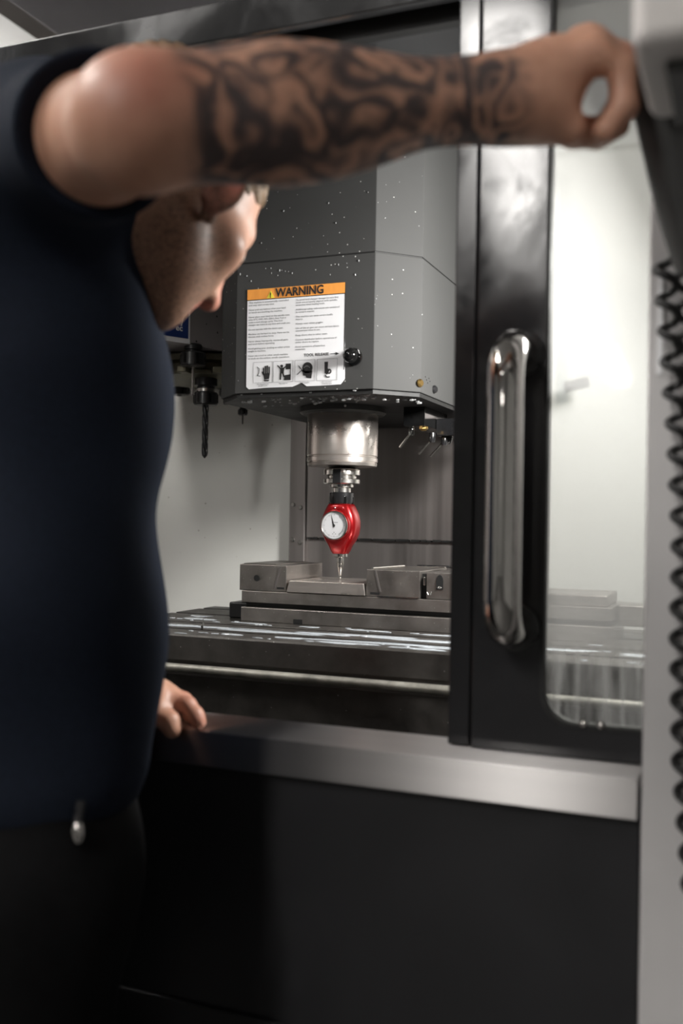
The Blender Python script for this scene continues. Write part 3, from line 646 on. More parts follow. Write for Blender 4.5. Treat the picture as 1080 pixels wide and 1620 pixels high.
# standing chip on the table
ch = G().tube([(-0.795, 1.372, TZ - 0.001), (-0.7945, 1.371, TZ + 0.006), (-0.7925, 1.372, TZ + 0.010), (-0.7932, 1.371, TZ + 0.017)], [0.0012, 0.0022, 0.0014, 0.0004], 6)
tag(ch.build('metal_chip', 'bright_steel', None), 'bright curled metal chip standing on the table in front of the vise', 'chip')

# ================================================================== vise
vs_ = thing('machine_vise', 'oily steel machine vise with stepped jaws bolted to the table', 'vise', (-0.5, 1.595, TZ))
b0 = G().box(-0.803, -0.185, 1.515, 1.675, TZ, 1.0485).build('base', 'vise_steel', vs_, bevel=0.0015)
G().box(-0.703, -0.687, 1.5142, 1.522, TZ + 0.0005, TZ + 0.0085).build('base_notch', 'seam_black', b0)
G().box(-0.800, -0.19, 1.528, 1.662, 1.0485, 1.0565).build('recess', 'seam_black', vs_)
G().box(-0.804, -0.186, 1.519, 1.671, 1.0565, 1.0762).build('rail', 'vise_steel', vs_, bevel=0.001)
fj = G().box(-0.8085, -0.7195, 1.519, 1.671, 1.0768, 1.1215).build('fixed_jaw', 'vise_steel', vs_, bevel=0.0012)
G().lathe([(0.0052, 0), (0.0052, 0.0012), (0.0036, 0.0013), (0.0036, 0.0014)], (-0.775, 1.5185, 1.0985), NY, 20).build('bolt_hole', 'seam_black', fj)
G().prism([(-0.742, 1.0825), (-0.7385, 1.0825), (-0.7290, 1.1195), (-0.7325, 1.1195)], XZ, 1.5180, 1.5192).build('jaw_joint', 'cover_steel', fj)
G().box(-0.7365, -0.7235, 1.5178, 1.5195, 1.0815, 1.0845).build('jaw_slot', 'seam_black', fj)
G().box(-0.806, -0.745, 1.53, 1.665, 1.1216, 1.1228).build('jaw_cap', 'vise_steel', fj)
mj = G().box(-0.5755, -0.4840, 1.519, 1.671, 1.0768, 1.1205).build('moving_jaw', 'vise_steel', vs_, bevel=0.0012)
G().prism([(-0.5620, 1.1190), (-0.5590, 1.1190), (-0.5495, 1.0850), (-0.5525, 1.0850)], XZ, 1.5180, 1.5192).build('jaw_joint', 'cover_steel', mj)
G().box(-0.568, -0.552, 1.5178, 1.5195, 1.0805, 1.0835).build('jaw_slot', 'seam_black', mj)
G().box(-0.5560, -0.4860, 1.5175, 1.5192, 1.0768, 1.0785).build('jaw_edge', 'bright_steel', mj)
G().box(-0.4838, -0.4735, 1.530, 1.665, 1.0768, 1.1160).build('jaw_gap', 'seam_black', vs_)
cr = G().box(-0.4735, -0.345, 1.519, 1.671, 1.0768, 1.1190).build('nut_carriage', 'vise_steel', vs_, bevel=0.0012)
arch = [(-0.457, 1.0925), (-0.4455, 1.0925)] + [(-0.4455 - 0.0058 + 0.0058 * math.cos(rad(a)), 1.106 + 0.010 * math.sin(rad(a))) for a in range(0, 181, 30)]
G().prism(arch, XZ, 1.5178, 1.5195).build('socket_recess', 'seam_black', cr)
G().ball((-0.4515, 1.5175, 1.0955), (0.004, 0.0012, 0.002), 10).build('socket_rim', 'bright_steel', cr)
G().tube([(-0.4715, 1.517, 1.0875), (-0.4690, 1.516, 1.0835), (-0.4655, 1.516, 1.0840), (-0.4640, 1.516, 1.0890)], 0.0009, 6).build('retaining_clip', 'bright_steel', vs_)
G().box(-0.478, -0.4745, 1.516, 1.5195, 1.098, 1.112).build('stop_pin', 'bright_steel', vs_, bevel=0.001)
G().box(-0.345, -0.195, 1.530, 1.660, 1.0768, 1.0935).build('screw_housing', 'vise_steel', vs_, bevel=0.002)
G().box(-0.183, -0.130, 1.565, 1.625, 1.0460, 1.0785).build('end_bracket', 'vise_steel', vs_, bevel=0.003)
G().cyl((-0.185, 1.595, 1.062), (-0.110, 1.595, 1.062), 0.010, n=6).build('hex_drive', 'bright_steel', vs_)
cl = thing('clamp_block', 'black clamp block holding the left end of the vise', 'clamp', (-0.83, 1.59, TZ))
G().box(-0.848, -0.8095, 1.555, 1.63, TZ, 1.052).build('block', 'black_oxide', cl, bevel=0.003)
G().lathe([(0.009, 0), (0.009, 0.010), (0.008, 0.011)], (-0.830, 1.592, 1.052), (0, 0, 1), 6).build('nut', 'black_oxide', cl)
# workpiece
g = G().prism([(-0.7188, 1.0772), (-0.7130, 1.0965), (-0.5800, 1.0965), (-0.5765, 1.0772)], XZ, 1.517, 1.668)
tag(g.build('workpiece', 'ground_steel', None, bevel=0.0008), 'flat steel workpiece with sloping front gripped between the vise jaws', 'workpiece')
# thin steel rods lying on the moving jaw
for (p0, p1, lb_) in (((-0.567, 1.524, 1.1222), (-0.552, 1.640, 1.1222), 'long thin steel rod lying on the moving jaw nearest the probe'), ((-0.535, 1.66, 1.1222), (-0.462, 1.664, 1.1225), 'short thin steel rod lying at the back of the moving jaw')):
    tag(G().cyl(p0, p1, 0.0021, n=10).build('steel_rod', 'bright_steel', None), lb_, 'rod')

# ================================================================== tool changer and its tools
A_ = Vector((-1.0036, 1.70)); dA = Vector((0.477, 0.879)); dB = Vector((0.27, 0.96))
P0 = A_ - dA * 0.20; P2 = A_ + dB * 0.26
tcg = thing('tool_changer', 'grey tool changer cover with blue sticker beside the spindle head', 'tool changer', (A_.x - 0.1, A_.y + 0.05, 1.536))
pl = [tuple(A_), tuple(P2), (P2.x - 0.34, P2.y), (P0.x - 0.30, P0.y + 0.05), tuple(P0)]
cov = G().prism(pl, XY, 1.5361, 1.86).build('cover', 'changer_paint', tcg, bevel=0.0015)
dA3 = Vector((dA.x, dA.y, 0)); nA = Vector((dA.y, -dA.x, 0))
def onA(s_, z_, off): return Vector((A_.x, A_.y, 0)) - dA3 * s_ + nA * off + Vector((0, 0, z_))
def patchA(s0, s1, z0, z1, off, name, mat, par):
    vs = [onA(s0, z0, off), onA(s1, z0, off), onA(s1, z1, off), onA(s0, z1, off), onA(s0, z0, off - 0.0012), onA(s1, z0, off - 0.0012), onA(s1, z1, off - 0.0012), onA(s0, z1, off - 0.0012)]
    return G().add(vs, [(0, 1, 2, 3), (4, 7, 6, 5), (0, 4, 5, 1), (1, 5, 6, 2), (2, 6, 7, 3), (3, 7, 4, 0)]).build(name, mat, par, smooth=0)
st = patchA(0.022, 0.15, 1.538, 1.64, 0.0012, 'sticker', 'decal_white', cov); st['label'] = 'white and blue sticker'
patchA(0.0262, 0.145, 1.5475, 1.632, 0.0018, 'blue_field', 'sticker_blue', st)
patchA(0.044, 0.090, 1.574, 1.632, 0.0022, 'pale_field', 'sticker_pale', st)
vs = [onA(s_, z_, o_) for o_ in (0.0026, 0.0022) for s_, z_ in ((0.044, 1.570), (0.041, 1.570), (0.030, 1.620), (0.034, 1.620))]
G().add(vs, [(0, 1, 2, 3), (4, 7, 6, 5), (0, 4, 5, 1), (1, 5, 6, 2), (2, 6, 7, 3), (3, 7, 4, 0)]).build('white_stroke', 'decal_white', st, smooth=0)
letters('ec', 0.0165, onA(0.0545, 1.5605, 0.0028), dA3, FZ, 0.0003, 'lettering', 'decal_white', st, bold=0.0004)
# carousel disc under the cover
CX, CY = A_.x - 0.06, A_.y + 0.14
car = thing('tool_carousel', 'tarnished tool carousel disc hanging below the grey cover', 'tool carousel', (CX, CY, 1.47))
G().lathe([(0.10, 0.066), (0.112, 0.060), (0.112, 0.048), (0.095, 0.044), (0.095, 0.030), (0.118, 0.026), (0.118, 0.018), (0.06, 0.012)], (CX, CY, 1.470), n=40).build('disc', 'tarnish', car, smooth=30)
for k in range(12):
    a = rad(30 * k + 8); c, s_ = math.cos(a), math.sin(a)
    G().obox((CX + 0.120 * c, CY + 0.120 * s_, 1.494), Vector((c, s_, 0)), Vector((-s_, c, 0)), FZ, 0.020, 0.010, 0.006).build('gripper', 'tarnish', car, bevel=0.002)
def spiral_bit(name, x, y, z0, z1, r, par, mat):
    """twist drill: a round core with two flutes wound round it"""
    n, k = 16, 60; vs = []; fs = []
    for i in range(k + 1):
        t = i / k; tw = t * (z0 - z1) / (r * 9) * 6.28
        for j in range(n):
            a = 2 * math.pi * j / n; fl = 0.62 + 0.38 * min(1, abs(math.cos(a)) * 1.8)
            rr_ = r * fl * (1 if t < 0.95 else 1 - (t - 0.95) / 0.05 * 0.9)
            vs.append((x + rr_ * math.cos(a + tw), y + rr_ * math.sin(a + tw), z0 + (z1 - z0) * t))
    for i in range(k):
        for j in range(n):
            p = i * n + j; q = i * n + (j + 1) % n; fs.append((p, q, q + n, p + n))
    fs.append(tuple(range(n))); fs.append(tuple(range(k * n, k * n + n)))
    return G().add(vs, fs).build(name, mat, par, smooth=50)
def tool(px, ytop, ynut, ynb, ytip, Y, rh, rn, rb, label, kind, ring=True):
    d = CF + CR * ((px - 540) / 1575); 
    def at(py):
        dd = CF + CR * ((px - 540) / 1575) - CU * ((py - 810) / 1575); return CC + dd * (Y / dd.y)
    pt, pn, pbm, ptip = at(ytop), at(ynut), at(ynb), at(ytip)
    x, y = pn.x, pn.y
    t = thing('cutting_tool', label, 'tool', (x, y, ptip.z), group='tools hanging in the tool changer')
    G().lathe([(rh * 0.9, pt.z - pn.z + 0.0), (rh, pt.z - pn.z - 0.003), (rh, (pt.z - pn.z) * 0.35), (rh * 0.78, (pt.z - pn.z) * 0.28), (rh * 0.78, 0.0)], (x, y, pn.z), n=28).build('holder', 'black_oxide', t, smooth=30)
    if ring: G().lathe([(rh * 0.80, 0.007), (rh * 0.80, 0.001)], (x, y, pn.z), n=28).build('collar', 'bright_steel', t)
    nn = G().lathe([(rn * 0.93, pn.z - pbm.z), (rn, pn.z - pbm.z - 0.002), (rn, 0.002), (rn * 0.93, 0.0)], (x, y, pbm.z), n=28).build('collet_nut', 'black_plastic', t, smooth=30)
    for k in range(6):
        a = rad(60 * k + 20); G().obox((x + rn * math.cos(a), y + rn * math.sin(a), (pn.z + pbm.z) / 2), Vector((math.cos(a), math.sin(a), 0)), Vector((-math.sin(a), math.cos(a), 0)), FZ, 0.0012, rn * 0.10, (pn.z - pbm.z) * 0.34).build('spanner_slot', 'gloss_black', nn)
    if ptip.z < pbm.z - 0.002:
        if kind == 'drill': spiral_bit('drill_bit', x, y, pbm.z + 0.002, ptip.z, rb, t, 'black_oxide' if rb > .004 else 'cover_steel')
        else: G().lathe([(rb, pbm.z - ptip.z + 0.002), (rb, 0.001), (rb * 0.5, 0)], (x, y, ptip.z), n=12).build('cutter', 'black_oxide', t)
tool(305.5, 545, 558, 580, 626, 1.70, 0.018, 0.0245, 0.0026, 'wide black tool with thin drill just below the blue sticker', 'drill', ring=False)
tool(325.5, 591, 621, 641, 725, 1.78, 0.0235, 0.0245, 0.0064, 'long black twist drill in its holder left of the spindle head', 'drill')
tool(358, 585, 616, 628, 640, 1.93, 0.026, 0.014, 0.006, 'dark tool half hidden behind the left edge of the spindle head', 'mill', ring=False)
tool(384, 637, 647, 657, 671, 1.97, 0.0085, 0.0098, 0.0016, 'tiny black tool with needle tip below the left corner of the spindle head', 'mill', ring=False)
tool(284, 597, 612, 625, 627, 1.95, 0.022, 0.0225, 0.006, 'stubby black tool at the far left beside the man\'s chest', 'mill', ring=False)

# ================================================================== control cabinet, hand pendant and cord on the right
cb = thing('control_box', 'light grey control box corner at the upper right', 'control box', (0.17, 0.66, 1.51))
G().box(-0.068, 0.42, 0.60, 0.72, 1.480, 1.90).build('box_body', 'cabinet_grey', cb, bevel=0.010, seg=4)
G().box(-0.050, 0.41, 0.625, 0.715, 1.473, 1.481).build('box_foot', 'pendant_grey', cb, bevel=0.002)
G().cyl((0.30, 0.718, 1.65), (0.30, 0.932, 1.65), 0.03, n=20).build('support_arm', 'cabinet_grey', cb)
pd = thing('hand_pendant', 'dark grey handheld control pendant hanging at the upper right', 'pendant', (-0.03, 0.80, 1.38))
secs = []
def rsec(px0, px1, py, dep, th_):
    p = body((px0 + px1) / 2, py, dep); return (p, (px1 - px0) / 2 * dep / 1575, th_)
secs = [rsec(1010, 1112, 62, 0.775, .022), rsec(1009, 1114, 75, 0.775, .026), rsec(1009, 1114, 120, 0.775, .027), rsec(1010, 1114, 180, 0.78, .027), rsec(1018, 1114, 215, 0.785, .026), rsec(1030, 1112, 270, 0.79, .024), rsec(1042, 1110, 320, 0.795, .022), rsec(1056, 1108, 370, 0.80, .020), rsec(1070, 1106, 415, 0.80, .017), rsec(1076, 1102, 432, 0.80, .012)]
vs = []; N_ = 24
fr = Vector((CR.x, CR.y, 0)).normalized(); ff = Vector((-fr.y, fr.x, 0))
for p, wx, wy in secs:
    for k in range(N_):
        a = 2 * math.pi * k / N_; c, s_ = math.cos(a), math.sin(a)
        vs.append(p + fr * (wx * math.copysign(abs(c) ** 0.6, c)) + ff * (wy * math.copysign(abs(s_) ** 0.6, s_)))
fs = [(i * N_ + k, i * N_ + (k + 1) % N_, (i + 1) * N_ + (k + 1) % N_, (i + 1) * N_ + k) for i in range(len(secs) - 1) for k in range(N_)]
fs += [tuple(range(N_))[::-1], tuple(range((len(secs) - 1) * N_, len(secs) * N_))]
G().add(vs, fs).build('pendant_body', 'pendant_grey', pd, smooth=50)
hg_ = body(1068, 64, .775)
G().tube([hg_, hg_ + Vector((0, 0, 0.03)), hg_ + Vector((0, -0.010, 0.045)), Vector((hg_.x, 0.7225, hg_.z + 0.048))], 0.007, 12).build('hanger', 'black_plastic', pd)
G().obox(body(1072, 130, .745), fr, FZ, ff, 0.014, 0.020, 0.004).build('key_plate', 'black_plastic', pd, bevel=0.003)
# coiled cord: one coil hangs down, the other comes back up beside it to the pendant
gx_ = body(1032, 170, .86)
pts = [Vector((gx_.x + 0.006, 0.917, gx_.z + 0.012)), Vector((gx_.x + 0.004, 0.895, gx_.z + 0.008)), body(1031, 225, .845), body(1036, 290, .84), body(1044, 335, .84), body(1056, 372, .845), body(1064, 388, .85)]
cl_ = [(1052, 398), (1053, 440), (1060, 520), (1066, 590), (1075, 700), (1082, 850), (1079, 1000), (1082, 1200), (1094, 1350), (1100, 1430)]
def cl_at(y):
    for (xa, ya), (xb, yb) in zip(cl_[:-1], cl_[1:]):
        if y <= yb: return xa + (xb - xa) * max(0, (y - ya)) / (yb - ya)
    return cl_[-1][0]
def coil(side, phase, rev):
    out = []; turns = 21; n = turns * 14; rc_ = 0.0082
    for k in range(n + 1):
        t = k / n; py = 402 + (1425 - 402) * t; th_ = 2 * math.pi * turns * t + phase
        off = 32 - 9 * min(1, max(0, (py - 430) / 120))
        c0 = body(cl_at(py) + side * off, py, .865)
        out.append(c0 + fr * (-rc_ * math.cos(th_)) + ff * (-rc_ * math.sin(th_) * (1 if side == 0 else -1)))
    return out[::-1] if rev else out
A1 = coil(0, math.pi * 0.9, False); B1 = coil(1, math.pi * 0.4, True)
mid_ = (A1[-1] + B1[0]) / 2
pts += A1 + [A1[-1] + Vector((0, 0, -0.018)), mid_ + Vector((0, 0, -0.034)), B1[0] + Vector((0, 0, -0.018))] + B1
pe_ = body(1090, 428, .80); pts += [B1[-1] * 0.5 + pe_ * 0.5 + Vector((0, 0, -0.004)), pe_]
tag(G().tube(pts, 0.0038, 8).build('coiled_cord', 'cord_black', None, smooth=60), 'black coiled cord hanging in front of the light grey panel', 'cord')

# ================================================================== the man at the door
# bodies and clothes are smooth distance fields turned into one skin each
class Field:
    def __init__(s): s.ops = []
    def cone(s, a, b, r0, r1, k=0.02, sub=False): s.ops.append(('c', np.array(a, float), np.array(b, float), r0, r1, k, sub)); return s
    def ell(s, c, r, axes=None, k=0.02, sub=False):
        A = np.eye(3) if axes is None else np.array([list(v) for v in axes], float)
        s.ops.append(('e', np.array(c, float), A, np.array(r, float), None, k, sub)); return s
    def cut(s, p, n, k=0.0): s.ops.append(('p', np.array(p, float), np.array(n, float) / np.linalg.norm(n), 0, 0, k, True)); return s
    def warp(s, fn): s.ops.append(('w', fn, None, 0, 0, 0, False)); return s
    def one(s, o, P):
        t = o[0]
        if t == 'c':
            a, b, r0, r1 = o[1], o[2], o[3], o[4]; ba = b - a; l2 = ba @ ba
            h = np.clip(((P - a) @ ba) / l2, 0, 1)
            return np.linalg.norm(P - a - h[:, None] * ba, axis=1) - (r0 + (r1 - r0) * h)
        if t == 'e':
            q = (P - o[1]) @ o[2].T; k0 = np.linalg.norm(q / o[3], axis=1); k1 = np.linalg.norm(q / (o[3] ** 2), axis=1)
            return np.where(k1 > 1e-9, k0 * (k0 - 1.0) / np.maximum(k1, 1e-9), -o[3].min())
        if t == 'p': return (P - o[1]) @ o[2]
    def __call__(s, P, near=False):
        d = np.full(len(P), 9.0)
        if near: c_ = (P.min(0) + P.max(0)) / 2; R_ = np.linalg.norm(P.max(0) - P.min(0)) / 2
        for o in s.ops:
            if o[0] == 'w': d = d + o[1](P); continue
            if near and o[0] != 'p' and s.one(o, c_[None])[0] > 1.25 * R_ + 0.05 + o[5]: continue
            e = s.one(o, P); k = o[5]
            if o[6]:
                e = -e
                if k > 0: h = np.maximum(k - np.abs(d - e), 0) / k; d = np.maximum(d, e) + h * h * k * 0.25
                else: d = np.maximum(d, e)
            else:
                if k > 0: h = np.maximum(k - np.abs(d - e), 0) / k; d = np.minimum(d, e) - h * h * k * 0.25
                else: d = np.minimum(d, e)
        return d
def skin_of(field, lo, hi, h, blk=8):
    lo = np.array(lo, float); nb = np.ceil((np.array(hi) - lo) / (h * blk)).astype(int); n = nb * blk + 1
    D = np.full(n, 1.0, np.float32)
    bi = np.stack(np.meshgrid(*[np.arange(k) for k in nb], indexing='ij'), -1).reshape(-1, 3)
    cen = lo + (bi + 0.5) * (blk * h); dc = field(cen)
    near = np.abs(dc) < blk * h * 1.35
    for b in bi[(~near) & (dc < 0)]:
        D[b[0] * blk:(b[0] + 1) * blk + 1, b[1] * blk:(b[1] + 1) * blk + 1, b[2] * blk:(b[2] + 1) * blk + 1] = -1.0
    off = np.stack(np.meshgrid(*[np.arange(blk + 1)] * 3, indexing='ij'), -1).reshape(-1, 3)
    bn = bi[near]; key = (bn[:, 0] // 4) * 1000000 + (bn[:, 1] // 4) * 1000 + bn[:, 2] // 4
    for kk in np.unique(key):
        bb = bn[key == kk]; idx = (bb[:, None, :] * blk + off[None]).reshape(-1, 3)
        D[idx[:, 0], idx[:, 1], idx[:, 2]] = field(lo + idx * h, True)
    S = D < 0
    cnt = np.zeros(n - 1, np.uint8)
    for a in (0, 1):
        for b in (0, 1):
            for c in (0, 1): cnt += S[a:n[0] - 1 + a, b:n[1] - 1 + b, c:n[2] - 1 + c]
    act = np.argwhere((cnt > 0) & (cnt < 8)); idm = np.full(n - 1, -1, np.int32); idm[act[:, 0], act[:, 1], act[:, 2]] = np.arange(len(act))
    pos = np.zeros((len(act), 3)); w_ = np.zeros(len(act))
    cor = [(a, b, c) for a in (0, 1) for b in (0, 1) for c in (0, 1)]
    val = {c: D[act[:, 0] + c[0], act[:, 1] + c[1], act[:, 2] + c[2]] for c in cor}
    for c in cor:
        for ax in range(3):
            if c[ax]: continue
            e = list(c); e[ax] = 1; e = tuple(e)
            v0, v1 = val[c], val[e]; mk = (v0 < 0) != (v1 < 0)
            t = np.where(mk, v0 / np.where(mk, v0 - v1, 1), 0)
            p = np.array(c, float)[None] + np.zeros((len(act), 3)); p[:, ax] += t
            pos[mk] += p[mk]; w_[mk] += 1
    V = lo + (act + pos / w_[:, None]) * h
    F_ = []
    for ax in range(3):
        u, v = [(1, 2), (2, 0), (0, 1)][ax]
        sl0 = [slice(None)] * 3; sl1 = [slice(None)] * 3; sl0[ax] = slice(0, -1); sl1[ax] = slice(1, None)
        ed = np.argwhere(S[tuple(sl0)] != S[tuple(sl1)])
        ok = (ed[:, u] > 0) & (ed[:, v] > 0) & (ed[:, u] < n[u] - 1) & (ed[:, v] < n[v] - 1); ed = ed[ok]
        flip = S[ed[:, 0], ed[:, 1], ed[:, 2]]
        q = []
        for du, dv in ((-1, -1), (0, -1), (0, 0), (-1, 0)):
            c = ed.copy(); c[:, u] += du; c[:, v] += dv; q.append(idm[c[:, 0], c[:, 1], c[:, 2]])
        q = np.stack(q, 1); q[~flip] = q[~flip][:, ::-1]; F_.append(q)
    F_ = np.concatenate(F_); F_ = F_[(F_ >= 0).all(1)]
    return V, F_
def skin_obj(name, V, F_, mat, parent, loc):
    me = bpy.data.meshes.new(name); loc = Vector(loc); Vl = (V - np.array(loc)).astype(np.float32)
    me.vertices.add(len(Vl)); me.vertices.foreach_set('co', Vl.ravel())
    me.loops.add(len(F_) * 4); me.loops.foreach_set('vertex_index', F_.ravel().astype(np.int32))
    me.polygons.add(len(F_)); me.polygons.foreach_set('loop_start', np.arange(0, len(F_) * 4, 4, dtype=np.int32))
    me.polygons.foreach_set('loop_total', np.full(len(F_), 4, np.int32))
    me.update(); me.validate(); me.shade_smooth(); me.materials.append(M[mat])
    o = bpy.data.objects.new(name, me); link(o, parent, loc); return o
def sm(e0, e1, x): t = np.clip((x - e0) / (e1 - e0), 0, 1); return t * t * (3 - 2 * t)

A3 = lambda v: np.array(v, float)
def CV(x, y, z): return A3(CC + CR * x + CU * y + CF * z)          # camera-station axes: right, up, away
def CD(x, y, z): v = A3(CR * x + CU * y + CF * z); return v / np.linalg.norm(v)
def BP(px, py, d): return A3(body(px, py, d))

# --- skeleton
FWD = A3(CR * 0.85 + CF * 0.53); FWD[2] = 0; FWD /= np.linalg.norm(FWD)      # the way his chest faces
RGT = np.array([FWD[1], -FWD[0], 0.0]); UPV = np.array([0, 0, 1.0])
hip = CV(-0.335, -0.29, 0.97); waist = CV(-0.335, -0.10, 0.985); chest = CV(-0.335, 0.13, 1.02); upper = CV(-0.355, 0.27, 1.02); c7 = CV(-0.335, 0.315, 1.015)
RS = CV(-0.270, 0.325, 0.92); RE = BP(222, 194, 0.668); RW = BP(812, 155, 0.745)
LS = CV(-0.385, 0.24, 1.17); LW = BP(196, 1092, 1.085); LE = CV(-0.46, -0.02, 1.06)
Hf = CD(.442, -.682, .583); Hs = CD(.766, -.052, -.641); Hs = Hs - Hf * (Hs @ Hf); Hs /= np.linalg.norm(Hs)
Hu = np.cross(Hs, Hf); Hu = Hu if Hu @ CD(.449, .785, .426) > 0 else -Hu
HC = BP(270, 307, 0.995)
def HP(s_, f_, u_): return HC + Hs * s_ + Hf * f_ + Hu * u_
AX = [Hs, Hf, Hu]
TAX = [RGT, FWD, UPV]

bd = Field()
# trunk (under the shirt)
bd.ell(hip, (0.145, 0.092, 0.12), TAX).cone(hip, waist, 0.105, 0.105, 0.05).ell(chest, (0.150, 0.105, 0.17), TAX, 0.06).ell(upper, (0.14, 0.095, 0.09), TAX, 0.05)
bd.cone(hip - RGT * -0.080, hip + RGT * 0.085 - UPV * 0.12, 0.070, 0.060, 0.03).cone(hip - RGT * 0.080, hip - RGT * 0.085 - UPV * 0.12, 0.070, 0.060, 0.03)
bd.cone(c7, RS, 0.055, 0.052, 0.05).cone(c7, LS, 0.055, 0.052, 0.05)
# right arm: raised, tattooed forearm across the view
fa = RW - RE; fl = np.linalg.norm(fa); fd = fa / fl
bd.cone(RS, RS + (RE - RS) * 0.55, 0.054, 0.049, 0.03).cone(RS + (RE - RS) * 0.35, RE, 0.050, 0.041, 0.02)
fup = CD(0, 1, 0); fup = fup - fd * (fup @ fd); fup /= np.linalg.norm(fup); fto = np.cross(fd, fup)
if fto @ CD(0, 0, -1) < 0: fto = -fto
bd.ell(RE + fto * 0.002 - fup * 0.002, (0.045, 0.0425, 0.043), [fd, fup, fto], 0.02)
bd.ell(RE + fd * 0.075 + fup * 0.004, (0.105, 0.0420, 0.039), [fd, fup, fto], 0.02)
bd.ell(RE + fd * 0.11 - fup * 0.008, (0.085, 0.036, 0.036), [fd, fup, fto], 0.03)
bd.cone(RE + fd * 0.10, RW, 0.0385, 0.0265, 0.02)
bd.ell(RW - fd * 0.01, (0.05, 0.0275, 0.024), [fd, fup, fto], 0.02)
# right hand: loose fist
def finger(f, pts, r0, r1, k=0.004):
    n = len(pts) - 1
    for i in range(n):
        ra = r0 + (r1 - r0) * i / n; rb = r0 + (r1 - r0) * (i + 1) / n
        f.cone(pts[i], pts[i + 1], ra, rb, k if i else 0.012)
DL = A3(body(940, 140, 1.0) - CC); DL /= np.linalg.norm(DL)                  # line of sight through the grip
def hp(px, py, off, d0=0.742): return BP(px, py, d0) + DL * off
bd.cone(RW, hp(880, 112, 0.016), 0.027, 0.024, 0.02)
bd.ell(hp(852, 152, 0.026), (0.024, 0.034, 0.034), [fd, fup, fto], 0.02)                      # heel of the hand
bd.cone(hp(850, 178, 0.006), hp(900, 205, 0.008), 0.021, 0.013, 0.012)                          # little finger side of the palm
for i, (off, mx, my, px_, py_, dx, dy, tx, ty, r0, r1) in enumerate((
        (-0.002, 938, 84, 984, 108, 987, 166, 958, 207, 0.0105, 0.0090),
        (0.018, 936, 72, 986, 95, 990, 168, 955, 211, 0.0115, 0.0095),
        (0.038, 930, 66, 984, 88, 990, 166, 952, 210, 0.0118, 0.0098),
        (0.058, 920, 66, 978, 84, 988, 158, 958, 206, 0.0115, 0.0095))):
    bd.cone(hp(850, 120, 0.012 + i * 0.010), hp(mx, my, off), 0.019, 0.0130, 0.010)
    finger(bd, [hp(mx, my, off), hp(px_, py_, off), hp(dx, dy, off), hp(tx, ty, off)], r0, r1)
finger(bd, [hp(860, 185, 0.045), hp(905, 212, 0.050), hp(945, 216, 0.050), hp(978, 202, 0.046)], 0.0145, 0.0100)   # thumb
# left arm and hand on the sill
bd.cone(LS, LE, 0.050, 0.043, 0.03).cone(LE, LE + (LW - LE) * 0.4, 0.043, 0.042, 0.02).cone(LE + (LW - LE) * 0.4, LW, 0.042, 0.028, 0.02)
SZ = 0.967
def lp(px, py, Y, z=None):
    d = CF + CR * ((px - 540) / 1575) - CU * ((py - 810) / 1575); p = A3(CC + d * (Y / d.y))
    if z is not None: p[2] = z
    return p
kn = [lp(262, 1108, 0.962), lp(262, 1102, 0.982), lp(258, 1099, 1.000), lp(250, 1099, 1.016)]
mid = [lp(296, 1116, 0.960), lp(290, 1110, 0.984), lp(284, 1108, 1.004), lp(272, 1108, 1.022)]
dst = [lp(309, 1132, 0.958), lp(303, 1130, 0.984), lp(296, 1128, 1.006), lp(284, 1128, 1.024)]
tip = [lp(314, 1146, 0.957, SZ + 0.0085), lp(309, 1145, 0.983, SZ + 0.0085), lp(300, 1144, 1.007, SZ + 0.008), lp(288, 1143, 1.026, SZ + 0.0075)]
for i in range(4):
    bd.cone(LW, kn[i], 0.023, 0.0125, 0.018)
    finger(bd, [kn[i], mid[i], dst[i], tip[i]], (0.0108, 0.0112, 0.0105, 0.0092)[i], (0.0086, 0.0088, 0.0084, 0.0075)[i])
bd.cone(LW, lp(226, 1122, 0.955), 0.024, 0.018, 0.02)
finger(bd, [lp(222, 1118, 0.950), lp(250, 1128, 0.944), lp(268, 1142, 0.942), lp(272, 1153, 0.940)], 0.0150, 0.0105)
# neck and head
bd.cone(c7, HP(0, -0.030, -0.065), 0.062, 0.056, 0.03)
bd.ell(HP(0, -0.018, 0.040), (0.0755, 0.097, 0.084), AX, 0.03)
bd.ell(HP(0, 0.034, -0.028), (0.0605, 0.064, 0.086), AX, 0.03)
bd.cone(HP(0.050, 0.004, -0.056), HP(0.012, 0.064, -0.090), 0.019, 0.018, 0.03).cone(HP(-0.050, 0.004, -0.056), HP(-0.012, 0.064, -0.090), 0.019, 0.018, 0.03)
bd.ell(HP(0, 0.070, -0.092), (0.022, 0.016, 0.016), AX, 0.02)
bd.ell(HP(0, 0.071, 0.022), (0.046, 0.013, 0.013), AX, 0.02)
for s_ in (1, -1):
    bd.ell(HP(0.047 * s_, 0.056, -0.016), (0.021, 0.021, 0.016), AX, 0.025)
    bd.ell(HP(0.030 * s_, 0.096, 0.002), (0.017, 0.012, 0.010), AX, 0.012, True)
    bd.ell(HP(0.032 * s_, 0.0765, 0.002), (0.0135, 0.0125, 0.0125), AX, 0.003)
bd.cone(HP(0, 0.086, 0.012), HP(0, 0.104, -0.030), 0.0075, 0.0110, 0.012)
bd.ell(HP(0, 0.1065, -0.034), (0.0110, 0.0110, 0.0100), AX, 0.008)
for s_ in (1, -1):
    bd.ell(HP(0.0135 * s_, 0.0955, -0.0365), (0.0085, 0.011, 0.0085), AX, 0.006)
    bd.ell(HP(0.0085 * s_, 0.1015, -0.0460), (0.0042, 0.0062, 0.0055), AX, 0.003, True)
bd.ell(HP(0, 0.0845, -0.0620), (0.024, 0.0105, 0.0060), AX, 0.006).ell(HP(0, 0.0825, -0.0725), (0.021, 0.0105, 0.0068), AX, 0.006)
